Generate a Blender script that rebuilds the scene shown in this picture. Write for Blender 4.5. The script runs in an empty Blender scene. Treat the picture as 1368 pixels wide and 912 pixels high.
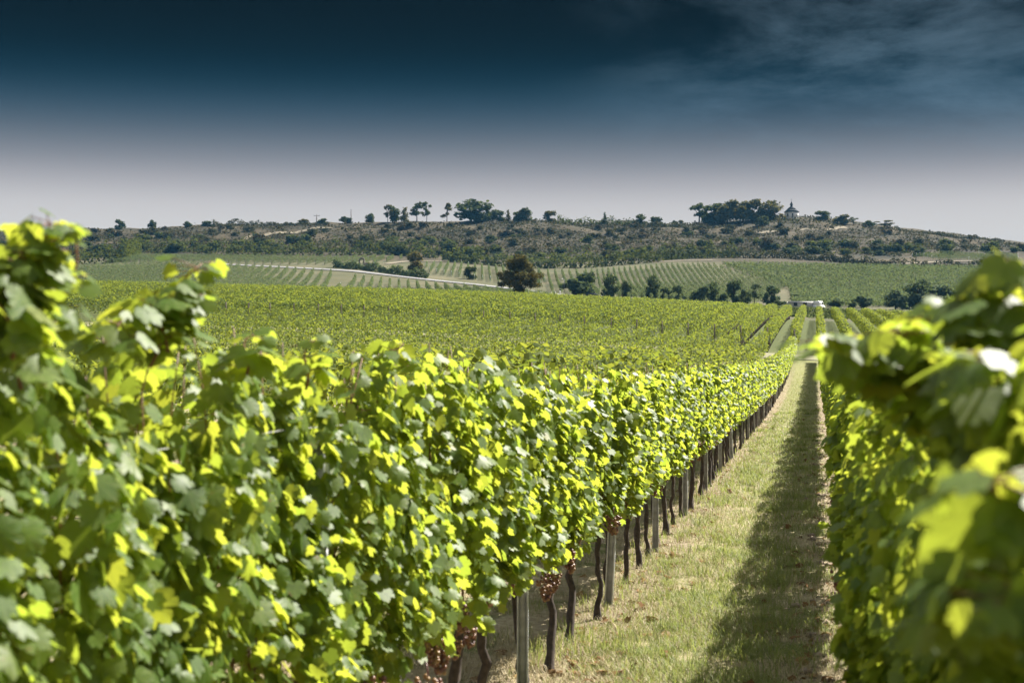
import bpy, math, random
import numpy as np
from mathutils import Vector

# ------------------------------------------------------------------ camera, sky, sun, exposure
S = bpy.context.scene
COL = S.collection
FPX, CXP, CYP = 1900.0, 684.0, 456.0          # 50 mm lens, seen on the 1368 x 912 photograph
VPX = 1090.0
TH = math.atan((VPX - CXP) / FPX)             # the vine rows run this far to the right of the view
ST, CT = math.sin(TH), math.cos(TH)

cam = bpy.data.cameras.new('camera'); camo = bpy.data.objects.new('camera', cam); COL.objects.link(camo)
camo.location = (0, 0, 0); camo.rotation_euler = (math.radians(90), 0, 0)
cam.lens = 50; cam.sensor_width = 36; cam.clip_start = 0.05; cam.clip_end = 9000
cam.dof.use_dof = True; cam.dof.focus_distance = 26.0; cam.dof.aperture_fstop = 4.4
S.camera = camo

SUN_AZ, SUN_EL = math.radians(47.5), math.radians(46)     # azimuth measured from +Y towards +X
W = bpy.data.worlds.new('World'); S.world = W; W.use_nodes = True
nt = W.node_tree; nt.nodes.clear()
def N(t, **k):
    n = nt.nodes.new(t)
    for a, b in k.items(): setattr(n, a, b)
    return n
def L(a, b): nt.links.new(a, b)
sky = N('ShaderNodeTexSky', sky_type='NISHITA'); sky.sun_disc = False
sky.sun_elevation = SUN_EL; sky.sun_rotation = SUN_AZ
tc = N('ShaderNodeTexCoord'); sep = N('ShaderNodeSeparateXYZ'); L(tc.outputs['Generated'], sep.inputs[0])
mr = N('ShaderNodeMapRange'); L(sep.outputs['Z'], mr.inputs['Value']); mr.inputs['From Min'].default_value = 0.0; mr.inputs['From Max'].default_value = 0.26
ramp = N('ShaderNodeValToRGB'); L(mr.outputs[0], ramp.inputs[0]); ramp.color_ramp.interpolation = 'B_SPLINE'
def lin(c): return tuple(((v/255)/12.92 if v/255 <= .04045 else ((v/255+.055)/1.055)**2.4) for v in c)
stops = [(0.0, (212, 209, 207)), (.28, (212, 209, 207)), (.36, (203, 200, 200)), (.42, (172, 170, 174)), (.48, (134, 136, 144)), (.55, (88, 101, 114)), (.62, (46, 72, 90)), (.69, (6, 40, 56)), (.77, (0, 16, 26)), (.88, (0, 3, 6)), (1.0, (0, 0, 2))]
SKYK = 0.325
cr = ramp.color_ramp
while len(cr.elements) < len(stops): cr.elements.new(0.5)
for e, (p, c) in zip(cr.elements, stops): e.position = p; e.color = (*[v*SKYK for v in lin(c)], 1)
# wisps of cirrus on the right-hand side of the sky
mapn = N('ShaderNodeMapping'); L(tc.outputs['Generated'], mapn.inputs[0]); mapn.inputs['Rotation'].default_value = (0, math.radians(24), 0); mapn.inputs['Scale'].default_value = (3.0, 2.0, 9.0)
cn = N('ShaderNodeTexNoise'); L(mapn.outputs[0], cn.inputs['Vector']); cn.inputs['Scale'].default_value = 2.3; cn.inputs['Detail'].default_value = 11; cn.inputs['Roughness'].default_value = .64; cn.inputs['Distortion'].default_value = .22
cm = N('ShaderNodeMapRange', interpolation_type='SMOOTHSTEP'); L(cn.outputs[0], cm.inputs[0]); cm.inputs[1].default_value = .36; cm.inputs[2].default_value = .72
mx = N('ShaderNodeMapRange', interpolation_type='SMOOTHSTEP'); L(sep.outputs['X'], mx.inputs[0]); mx.inputs[1].default_value = .0; mx.inputs[2].default_value = .22
mz = N('ShaderNodeMapRange', interpolation_type='SMOOTHSTEP'); L(sep.outputs['Z'], mz.inputs[0]); mz.inputs[1].default_value = .10; mz.inputs[2].default_value = .17
m1 = N('ShaderNodeMath', operation='MULTIPLY'); L(cm.outputs[0], m1.inputs[0]); L(mx.outputs[0], m1.inputs[1])
m2 = N('ShaderNodeMath', operation='MULTIPLY'); L(m1.outputs[0], m2.inputs[0]); L(mz.outputs[0], m2.inputs[1])
m3 = N('ShaderNodeMath', operation='MULTIPLY'); L(m2.outputs[0], m3.inputs[0]); m3.inputs[1].default_value = .29
cmix = N('ShaderNodeMix', data_type='RGBA'); L(m3.outputs[0], cmix.inputs['Factor']); L(ramp.outputs[0], cmix.inputs['A']); cmix.inputs['B'].default_value = (*[v*.8 for v in lin((88, 110, 126))], 1)
bg1 = N('ShaderNodeBackground'); L(cmix.outputs['Result'], bg1.inputs[0]); bg1.inputs[1].default_value = 1.0
bg2 = N('ShaderNodeBackground'); smx = N('ShaderNodeMix', data_type='RGBA'); smx.inputs['Factor'].default_value = .55; L(sky.outputs[0], smx.inputs['A']); smx.inputs['B'].default_value = (5.2, 5.0, 4.7, 1); L(smx.outputs['Result'], bg2.inputs[0]); bg2.inputs[1].default_value = 0.055
hm = N('ShaderNodeMapRange', interpolation_type='SMOOTHSTEP'); L(sep.outputs['Z'], hm.inputs[0]); hm.inputs[1].default_value = .28; hm.inputs[2].default_value = .5
ms = N('ShaderNodeMixShader'); L(hm.outputs[0], ms.inputs[0]); L(bg1.outputs[0], ms.inputs[1]); L(bg2.outputs[0], ms.inputs[2])
wo = N('ShaderNodeOutputWorld'); L(ms.outputs[0], wo.inputs['Surface'])

sun = bpy.data.lights.new('sun', 'SUN'); suno = bpy.data.objects.new('sun', sun); COL.objects.link(suno)
sun.energy = 5.0; sun.angle = math.radians(.53); sun.color = (1, .95, .86)
sd = Vector((math.cos(SUN_EL)*math.sin(SUN_AZ), math.cos(SUN_EL)*math.cos(SUN_AZ), math.sin(SUN_EL)))
suno.rotation_euler = sd.to_track_quat('Z', 'Y').to_euler(); suno.location = (40, 40, 60)
vs = S.view_settings; vs.view_transform = 'Standard'; vs.look = 'None'; vs.gamma = 1; vs.use_curve_mapping = False; vs.exposure = 1.62
S.cycles.use_denoising = True; S.cycles.max_bounces = 8; S.cycles.diffuse_bounces = 2; S.cycles.glossy_bounces = 2
S.cycles.transmission_bounces = 4; S.cycles.volume_bounces = 0; S.cycles.transparent_max_bounces = 4
S.cycles.sample_clamp_indirect = 4.0

# ------------------------------------------------------------------ helpers
rng = np.random.default_rng(11); random.seed(5)
def link_mesh(name, V, F, mats, parent=None, smooth=False, midx=None):
    V = np.asarray(V, np.float32); F = np.asarray(F, np.int32)
    me = bpy.data.meshes.new(name)
    n, k = F.shape
    me.vertices.add(len(V)); me.vertices.foreach_set('co', V.ravel())
    me.loops.add(n*k); me.loops.foreach_set('vertex_index', F.ravel())
    me.polygons.add(n); me.polygons.foreach_set('loop_start', np.arange(n, dtype=np.int32)*k)
    me.polygons.foreach_set('loop_total', np.full(n, k, np.int32))
    if smooth: me.polygons.foreach_set('use_smooth', np.ones(n, bool))
    for m in (mats if isinstance(mats, (list, tuple)) else [mats]): me.materials.append(m)
    if midx is not None: me.polygons.foreach_set('material_index', np.asarray(midx, np.int32))
    me.update(calc_edges=True); me.validate()
    return obj(name, me, parent)
def obj(name, me, parent=None):
    o = bpy.data.objects.new(name, me); COL.objects.link(o)
    if parent: o.parent = parent
    return o
def tag(o, label=None, cat=None, group=None, kind=None):
    if label: o['label'] = label
    if cat: o['category'] = cat
    if group: o['group'] = group
    if kind: o['kind'] = kind
    return o
def thing(name, loc, label, cat, group=None, rz=0.0):
    o = bpy.data.objects.new(name, None); COL.objects.link(o); o.location = loc; o.rotation_euler = (0, 0, rz)
    o.empty_display_size = .2
    return tag(o, label, cat, group)

class MB:                                     # collects simple solids as triangles
    def __init__(s): s.V = []; s.F = []; s.M = []; s.n = 0
    def add(s, V, F, m=0):
        V = np.asarray(V, float); F = np.asarray(F, int)
        s.V.append(V); s.F.append(F+s.n); s.M.append(np.full(len(F), m)); s.n += len(V); return s
    def prism(s, poly0, poly1, m=0):          # two matching rings, capped
        k = len(poly0); V = np.vstack([poly0, poly1]); F = []
        for i in range(k):
            j = (i+1) % k; F += [(i, j, k+j), (i, k+j, k+i)]
        for i in range(1, k-1): F += [(0, i+1, i), (k, k+i, k+i+1)]
        return s.add(V, F, m)
    def box(s, c, d, m=0):
        x, y, z = c; a, b, h = d[0]/2, d[1]/2, d[2]/2
        r = [(x-a, y-b), (x+a, y-b), (x+a, y+b), (x-a, y+b)]
        return s.prism([(p, q, z-h) for p, q in r], [(p, q, z+h) for p, q in r], m)
    def tube(s, pts, rad, k=7, m=0, wob=0.0):
        pts = np.asarray(pts, float); rad = np.broadcast_to(rad, len(pts)); rings = []; ax = pts[-1]-pts[0]; ref = (0, 0, 1) if abs(ax[2]) < .75*(np.linalg.norm(ax)+1e-9) else (1, 0, 0)
        for i, p in enumerate(pts):
            d = pts[min(i+1, len(pts)-1)] - pts[max(i-1, 0)]; d = d/(np.linalg.norm(d)+1e-9)
            a = np.cross(d, ref); a /= np.linalg.norm(a); b = np.cross(d, a)
            ang = np.linspace(0, 2*math.pi, k, endpoint=False)
            rr = rad[i]*(1+wob*(rng.random(k)-.5))
            rings.append(p + (np.cos(ang)*rr)[:, None]*a + (np.sin(ang)*rr)[:, None]*b)
        V = np.vstack(rings); F = []
        for i in range(len(pts)-1):
            for j in range(k):
                q = (j+1) % k; F += [(i*k+j, i*k+q, (i+1)*k+q), (i*k+j, (i+1)*k+q, (i+1)*k+j)]
        e = (len(pts)-1)*k
        for j in range(1, k-1): F += [(0, j+1, j), (e, e+j, e+j+1)]
        return s.add(V, F, m)
    def build(s, name, mats, parent=None, smooth=False):
        return link_mesh(name, np.vstack(s.V), np.vstack(s.F), mats, parent, smooth, np.concatenate(s.M))

def unit(a): return a/(np.linalg.norm(a, axis=-1, keepdims=True)+1e-9)
# a lobed grape leaf, petiole at the origin, tip along +y
_h = [(.0, 1.0), (.10, .86), (.20, .80), (.27, .66), (.22, .58), (.36, .66), (.50, .72), (.55, .58), (.60, .46), (.50, .36), (.62, .26), (.58, .08), (.46, -.04), (.34, -.15), (.18, -.20), (.07, -.10)]
_out = _h + [(0, 0)] + [(-x, y) for x, y in _h[:0:-1]]
LEAF_V = np.array([(0, .34)] + _out, float)
LEAF_V = np.c_[LEAF_V, -.30*np.abs(LEAF_V[:, 0])**1.3 - .22*np.clip(LEAF_V[:, 1]-.3, 0, 1)**2 + .03*np.sin(LEAF_V[:, 0]*17)*np.cos(LEAF_V[:, 1]*11)]
_k = len(_out); LEAF_F = np.array([(0, 1+(i+1) % _k, 1+i) for i in range(_k)])
CARD_V = np.array([(0, 0, 0), (.5, .38, -.14), (0, 1, -.12), (-.5, .38, -.14)], float); CARD_F = np.array([(0, 1, 2), (0, 2, 3)])
CLUMP_V = np.array([(-.1, 0, 0), (.5, .15, -.1), (.42, .8, -.06), (-.05, 1, -.14), (-.5, .6, -.08)], float); CLUMP_F = np.array([(0, 1, 2), (0, 2, 3), (0, 3, 4)])
def leaves(P, Nn, T, size, tv=LEAF_V, tf=LEAF_F, curl=(.2, 1.5)):
    n = len(P); Nn = unit(Nn); T = unit(T - (T*Nn).sum(1, keepdims=True)*Nn); B = np.cross(T, Nn)
    c = rng.uniform(*curl, n)[:, None]; size = np.broadcast_to(size, n)[:, None, None]
    asp = rng.uniform(.85, 1.2, n)[:, None, None]
    V = P[:, None, :] + size*(tv[None, :, 0:1]*asp*B[:, None] + tv[None, :, 1:2]*T[:, None] + (tv[None, :, 2]*c)[:, :, None]*Nn[:, None])
    F = (tf[None] + (np.arange(n)*len(tv))[:, None, None]).reshape(-1, 3)
    return V.reshape(-1, 3), F

# ------------------------------------------------------------------ materials
def mat(name):
    m = bpy.data.materials.new(name); m.use_nodes = True; t = m.node_tree
    return m, t, t.nodes['Principled BSDF'], t.nodes['Material Output']
def plain(name, c, rough=.6, var=.25, scale=8.0, metallic=0.0, bump=0.0):
    m, t, b, o = mat(name)
    n = t.nodes.new('ShaderNodeTexNoise'); n.inputs['Scale'].default_value = scale; n.inputs['Detail'].default_value = 6
    tcn = t.nodes.new('ShaderNodeTexCoord'); t.links.new(tcn.outputs['Object'], n.inputs['Vector'])
    r = t.nodes.new('ShaderNodeValToRGB'); t.links.new(n.outputs[0], r.inputs[0])
    r.color_ramp.elements[0].position = .3; r.color_ramp.elements[1].position = .7
    r.color_ramp.elements[0].color = (*[v*(1-var) for v in c], 1); r.color_ramp.elements[1].color = (*[min(1, v*(1+var)) for v in c], 1)
    t.links.new(r.outputs[0], b.inputs['Base Color']); b.inputs['Roughness'].default_value = rough; b.inputs['Metallic'].default_value = metallic
    if bump:
        bn = t.nodes.new('ShaderNodeBump'); bn.inputs['Strength'].default_value = bump; t.links.new(n.outputs[0], bn.inputs['Height']); t.links.new(bn.outputs[0], b.inputs['Normal'])
    return m
def leafmat(name, cols, trans, tmix=.45, rough=.42, spec=.5, veins=False):
    m, t, b, o = mat(name)
    g = t.nodes.new('ShaderNodeNewGeometry'); oi = t.nodes.new('ShaderNodeObjectInfo')
    ad = t.nodes.new('ShaderNodeMath'); ad.operation = 'MULTIPLY_ADD'; t.links.new(oi.outputs['Random'], ad.inputs[0]); ad.inputs[1].default_value = .22
    sc = t.nodes.new('ShaderNodeMath'); sc.operation = 'MULTIPLY'; t.links.new(g.outputs['Random Per Island'], sc.inputs[0]); sc.inputs[1].default_value = .78
    t.links.new(sc.outputs[0], ad.inputs[2])
    r = t.nodes.new('ShaderNodeValToRGB'); t.links.new(ad.outputs[0], r.inputs[0])
    while len(r.color_ramp.elements) < len(cols): r.color_ramp.elements.new(.5)
    for e, (p, c) in zip(r.color_ramp.elements, cols): e.position = p; e.color = (*c, 1)
    src = r.outputs[0]; vein = None
    if veins:                                  # pale veins fanning from the petiole, blotchy blade
        def mth(op, a, c=None):
            k = t.nodes.new('ShaderNodeMath'); k.operation = op
            for i, v in enumerate((a, c)):
                if v is None: continue
                if isinstance(v, (int, float)): k.inputs[i].default_value = v
                else: t.links.new(v, k.inputs[i])
            return k.outputs[0]
        at_ = t.nodes.new('ShaderNodeAttribute'); at_.attribute_name = 'luv'; sx = t.nodes.new('ShaderNodeSeparateXYZ'); t.links.new(at_.outputs['Vector'], sx.inputs[0])
        ang = mth('ARCTAN2', sx.outputs[0], mth('ADD', sx.outputs[1], .02))
        vein = mth('MULTIPLY', mth('POWER', mth('ABSOLUTE', mth('COSINE', mth('MULTIPLY', ang, 4.6))), 60.), .6)
        nz = t.nodes.new('ShaderNodeTexNoise'); nz.inputs['Scale'].default_value = 4.5; nz.inputs['Detail'].default_value = 5; t.links.new(at_.outputs['Vector'], nz.inputs['Vector'])
        nw = t.nodes.new('ShaderNodeTexNoise'); nw.noise_dimensions = '4D'; nw.inputs['Scale'].default_value = 3.0; nw.inputs['Detail'].default_value = 4; t.links.new(at_.outputs['Vector'], nw.inputs['Vector']); t.links.new(mth('MULTIPLY', g.outputs['Random Per Island'], 60.), nw.inputs['W'])
        bl_ = t.nodes.new('ShaderNodeMix'); bl_.data_type = 'RGBA'; bl_.blend_type = 'MULTIPLY'; bl_.inputs['Factor'].default_value = 1.0; t.links.new(src, bl_.inputs['A'])
        br = t.nodes.new('ShaderNodeValToRGB'); t.links.new(nw.outputs[0], br.inputs[0]); br.color_ramp.elements[0].position = .35; br.color_ramp.elements[0].color = (.7, .72, .7, 1); br.color_ramp.elements[1].position = .65; br.color_ramp.elements[1].color = (1.2, 1.15, 1.1, 1)
        t.links.new(br.outputs[0], bl_.inputs['B'])
        vm = t.nodes.new('ShaderNodeMix'); vm.data_type = 'RGBA'; t.links.new(vein, vm.inputs['Factor']); t.links.new(bl_.outputs['Result'], vm.inputs['A']); vm.inputs['B'].default_value = (.24, .28, .09, 1)
        rim = mth('MULTIPLY', mth('GREATER_THAN', nw.outputs[0], .66), mth('GREATER_THAN', g.outputs['Random Per Island'], .72))
        bm = t.nodes.new('ShaderNodeMix'); bm.data_type = 'RGBA'; t.links.new(rim, bm.inputs['Factor']); t.links.new(vm.outputs['Result'], bm.inputs['A']); bm.inputs['B'].default_value = (.16, .09, .03, 1)
        src = bm.outputs['Result']
    t.links.new(src, b.inputs['Base Color'])
    b.inputs['Roughness'].default_value = rough; b.inputs['Specular IOR Level'].default_value = spec
    tr = t.nodes.new('ShaderNodeBsdfTranslucent')
    hs = t.nodes.new('ShaderNodeMix'); hs.data_type = 'RGBA'; hs.blend_type = 'MIX'
    t.links.new(g.outputs['Random Per Island'], hs.inputs['Factor'])
    hs.inputs['A'].default_value = (*trans, 1); hs.inputs['B'].default_value = (trans[0]*.62, trans[1]*.78, trans[2]*.8, 1)
    if vein is not None:
        vd = t.nodes.new('ShaderNodeMix'); vd.data_type = 'RGBA'; t.links.new(vein, vd.inputs['Factor']); t.links.new(hs.outputs['Result'], vd.inputs['A']); vd.inputs['B'].default_value = (.30, .36, .04, 1)
        t.links.new(vd.outputs['Result'], tr.inputs[0])
    else: t.links.new(hs.outputs['Result'], tr.inputs[0])
    mx = t.nodes.new('ShaderNodeMixShader'); mx.inputs[0].default_value = tmix
    t.links.new(b.outputs[0], mx.inputs[1]); t.links.new(tr.outputs[0], mx.inputs[2]); t.links.new(mx.outputs[0], o.inputs[0])
    return m
VINE = leafmat('vine_leaf', [(0, (.036, .088, .010)), (.55, (.07, .138, .014)), (.9, (.12, .17, .024)), (1, (.24, .22, .035))], (.60, .635, .06), .48, .5, .32, True)
VINE_FAR = leafmat('vine_row_leaf', [(0, (.022, .055, .008)), (.5, (.045, .075, .012)), (1, (.10, .115, .022))], (.39, .41, .045), .37, .75, .12)
VINE_HILL = leafmat('hill_vine_leaf', [(0, (.035, .062, .022)), (.6, (.06, .085, .03)), (1, (.10, .105, .04))], (.22, .25, .08), .32, .8, .1)
TREE = leafmat('tree_leaf', [(0, (.018, .030, .010)), (.6, (.032, .046, .014)), (1, (.065, .06, .018))], (.16, .17, .03), .25, .85, .06)
TREE_OLD = leafmat('browning_tree_leaf', [(0, (.028, .038, .013)), (.6, (.06, .062, .018)), (.9, (.12, .085, .022)), (1, (.20, .10, .03))], (.22, .17, .03), .25, .85, .06)
BUSH = leafmat('shrub_leaf', [(0, (.018, .022, .009)), (.6, (.034, .035, .013)), (1, (.07, .056, .021))], (.12, .11, .03), .2, .85, .06)
BUSH_DRY = leafmat('dry_shrub_leaf', [(0, (.030, .027, .015)), (.6, (.052, .043, .022)), (1, (.09, .07, .03))], (.13, .10, .04), .2, .85, .06)
BARK = plain('bark', (.055, .04, .03), .9, .5, 30, bump=.6)
TBARK = plain('tree_bark', (.06, .05, .04), .9, .4, 2)
CANE = plain('cane', (.16, .07, .03), .6, .3, 20)
POSTM = plain('weathered_post', (.52, .54, .56), .6, .3, 12, bump=.1)
WIRE = plain('wire', (.55, .55, .55), .35, .1, 5, metallic=.8)
STONE = plain('stone', (.16, .14, .11), .9, .3, 2)
PLASTER = plain('plaster', (.74, .73, .70), .8, .08, 2)
SLATE = plain('slate', (.025, .028, .034), .95, .2, 3)
TILE = plain('grey_roof_tile', (.24, .20, .21), .7, .15, 3)
DARK = plain('dark_opening', (.02, .02, .022), .4, .1, 3)
METAL = plain('dark_metal', (.10, .10, .11), .4, .1, 3, metallic=.5)
WHITEP = plain('white_paint', (.78, .78, .77), .3, .03, 3)
CARP = plain('dark_car_paint', (.03, .035, .045), .2, .05, 3)
GLASS = plain('window_glass', (.03, .035, .04), .06, .05, 3)
RUBBER = plain('rubber', (.02, .02, .02), .9, .1, 3)
WOODP = plain('pole_wood', (.10, .08, .06), .9, .2, 3)

def grapemat():
    m, t, b, o = mat('grape_skin')
    g = t.nodes.new('ShaderNodeNewGeometry'); r = t.nodes.new('ShaderNodeValToRGB'); t.links.new(g.outputs['Random Per Island'], r.inputs[0])
    r.color_ramp.elements.new(.5)
    for e, (p, c) in zip(r.color_ramp.elements, [(0, (.09, .03, .025)), (.5, (.19, .085, .045)), (1, (.30, .19, .08))]): e.position = p; e.color = (*c, 1)
    t.links.new(r.outputs[0], b.inputs['Base Color']); b.inputs['Roughness'].default_value = .4
    b.inputs['Subsurface Weight'].default_value = .15; b.inputs['Subsurface Radius'].default_value = (.01, .005, .003)
    return m
TREE_VALLEY = leafmat('valley_tree_leaf', [(0, (.030, .052, .028)), (.6, (.052, .078, .038)), (1, (.10, .11, .045))], (.18, .21, .06), .28, .85, .06)
GRAPE = grapemat()
def grassmat(name, cols, tr, tm=.35):
    return leafmat(name, cols, tr, tm, .6, .3)
GRASS = grassmat('green_grass', [(0, (.09, .13, .03)), (.6, (.17, .20, .05)), (1, (.34, .30, .11))], (.42, .44, .10))
STRAW = grassmat('straw', [(0, (.26, .20, .10)), (.6, (.42, .34, .19)), (1, (.58, .51, .33))], (.35, .28, .14), .2)

# ------------------------------------------------------------------ terrain height
STN = [  # distance, [(photo column, height below/above the camera)]
 (-250, [(0, -1.0)]), (-40, [(0, -1.7)]), (0, [(0, -2.12)]), (12, [(0, -2.31)]), (21.6, [(0, -2.43)]), (30, [(0, -2.52)]), (45, [(0, -2.68)]),
 (76, [(-400, -2.0), (100, -2.2), (480, -2.4), (900, -2.6), (1080, -2.6), (1700, -2.6)]),
 (100, [(-400, -.5), (100, -.6), (480, -.9), (700, -1.3), (900, -1.8), (1080, -2.1), (1300, -2.2), (1700, -2.2)]),
 (115, [(-400, .6), (100, .4), (480, .1), (700, -.4), (900, -1.0), (1080, -1.5), (1300, -1.7), (1700, -1.8)]),
 (127, [(-400, 1.5), (100, 1.3), (480, 1.0), (700, .5), (900, -.15), (1080, -.75), (1300, -1.2), (1700, -1.4)]),
 (150, [(-400, 3.2), (100, 3.0), (480, 2.5), (700, 2.0), (900, 1.2), (1080, .5), (1300, -.2), (1700, -.6)]),
 (223, [(-400, 8.0), (100, 7.4), (480, 6.2), (700, 5.4), (900, 4.3), (1080, 3.3), (1300, 2.1), (1700, 1.2)]),
 (245, [(-400, 8.5), (100, 7.8), (480, 6.5), (700, 5.7), (900, 4.5), (1080, 3.5), (1300, 2.3), (1700, 1.3)]),
]
for d, lst in [(330, [(100, 390), (480, 398), (700, 400), (900, 410), (1080, 418), (1300, 424)]),
 (410, [(100, 378), (480, 381), (700, 390), (900, 399), (1080, 408), (1300, 413)]),
 (470, [(100, 366), (480, 364), (700, 378), (900, 386), (1080, 393), (1300, 397)]),
 (560, [(100, 350), (480, 349), (700, 358), (900, 352), (1080, 358), (1300, 364)]),
 (640, [(100, 341), (480, 338), (700, 345), (900, 340), (1080, 344), (1300, 346)]),
 (720, [(100, 324), (480, 318), (700, 318), (900, 321), (1080, 315), (1200, 322), (1300, 331), (1368, 338)]),
 (800, [(-500, 318), (80, 309), (160, 306.5), (280, 301.5), (450, 298.5), (700, 295.5), (830, 299), (900, 300.5), (950, 298), (1010, 295), (1060, 290.5), (1110, 293), (1150, 299), (1200, 304), (1300, 317), (1368, 325), (1800, 372)])]:
    STN.append((d, [(p, (CYP-y)/FPX*d) for p, y in lst]))
_r = STN[-1][1]
STN += [(850, [(p, z-1.5) for p, z in _r]), (960, [(p, z-14) for p, z in _r]), (1250, [(p, z-45) for p, z in _r]), (1600, [(p, z-55) for p, z in _r])]
SY = np.array([s[0] for s in STN], float); PXG = np.linspace(-700, 2000, 541)
TAB = np.array([np.interp(PXG, [p for p, _ in l], [z for _, z in l]) for _, l in STN])
ker = np.hanning(13); ker /= ker.sum()
TAB = np.array([np.convolve(np.pad(r, 6, mode='edge'), ker, 'valid') for r in TAB])
_dy = np.diff(SY)[:, None]; _sl = np.diff(TAB, axis=0)/_dy
MT = np.zeros_like(TAB); MT[0] = _sl[0]; MT[-1] = _sl[-1]; MT[1:-1] = (_sl[:-1]*_dy[1:]+_sl[1:]*_dy[:-1])/(_dy[1:]+_dy[:-1])
def vnoise(x, y, sc, seed=0):
    x = np.asarray(x)/sc + seed*7.3; y = np.asarray(y)/sc - seed*3.1
    return (np.sin(x*1.7+1.3*np.sin(y*1.1+seed))+np.sin(y*1.9+1.1*np.sin(x*1.4-seed))+.6*np.sin(x*3.7+y*2.9+seed*2)+.5*np.sin(x*2.3-y*4.7))/3.1
def H(X, Y):
    X = np.asarray(X, float); Y = np.asarray(Y, float); X, Y = np.broadcast_arrays(X, Y)
    px = np.clip(CXP + FPX*X/np.maximum(Y, 20.0), -690, 1990); f = (px-PXG[0])/(PXG[1]-PXG[0]); c = np.floor(f).astype(int); fr = f-c
    yy = np.clip(Y, SY[0], SY[-1]-.01); i = np.clip(np.searchsorted(SY, yy, 'right')-1, 0, len(SY)-2)
    h = SY[i+1]-SY[i]; t = (yy-SY[i])/h
    def g(T, k): return T[k, c]*(1-fr)+T[k, c+1]*fr
    z = (2*t**3-3*t**2+1)*g(TAB, i)+(t**3-2*t**2+t)*h*g(MT, i)+(-2*t**3+3*t**2)*g(TAB, i+1)+(t**3-t**2)*h*g(MT, i+1)
    w = np.clip((Y-610)/60, 0, 1)*np.clip((840-Y)/60, .25, 1)
    z = z + w*(1.5*vnoise(X, Y, 16, 1)+.8*vnoise(X, Y, 6, 2))
    return z
def h1(x, y): return float(H(x, y))
def st(s, t): return s*ST+t*CT, s*CT-t*ST     # along / across the rows -> ground plan
_YS = np.linspace(255, 812, 4000)
def at(px, py):                               # where a sight line meets the ground beyond the crest
    z = H((px-CXP)/FPX*_YS, _YS); y = CYP-FPX*z/_YS; k = np.argmax(y <= py)
    if y[k] > py: k = int(np.argmin(y))
    Y = _YS[k]; return (px-CXP)/FPX*Y, Y

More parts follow.
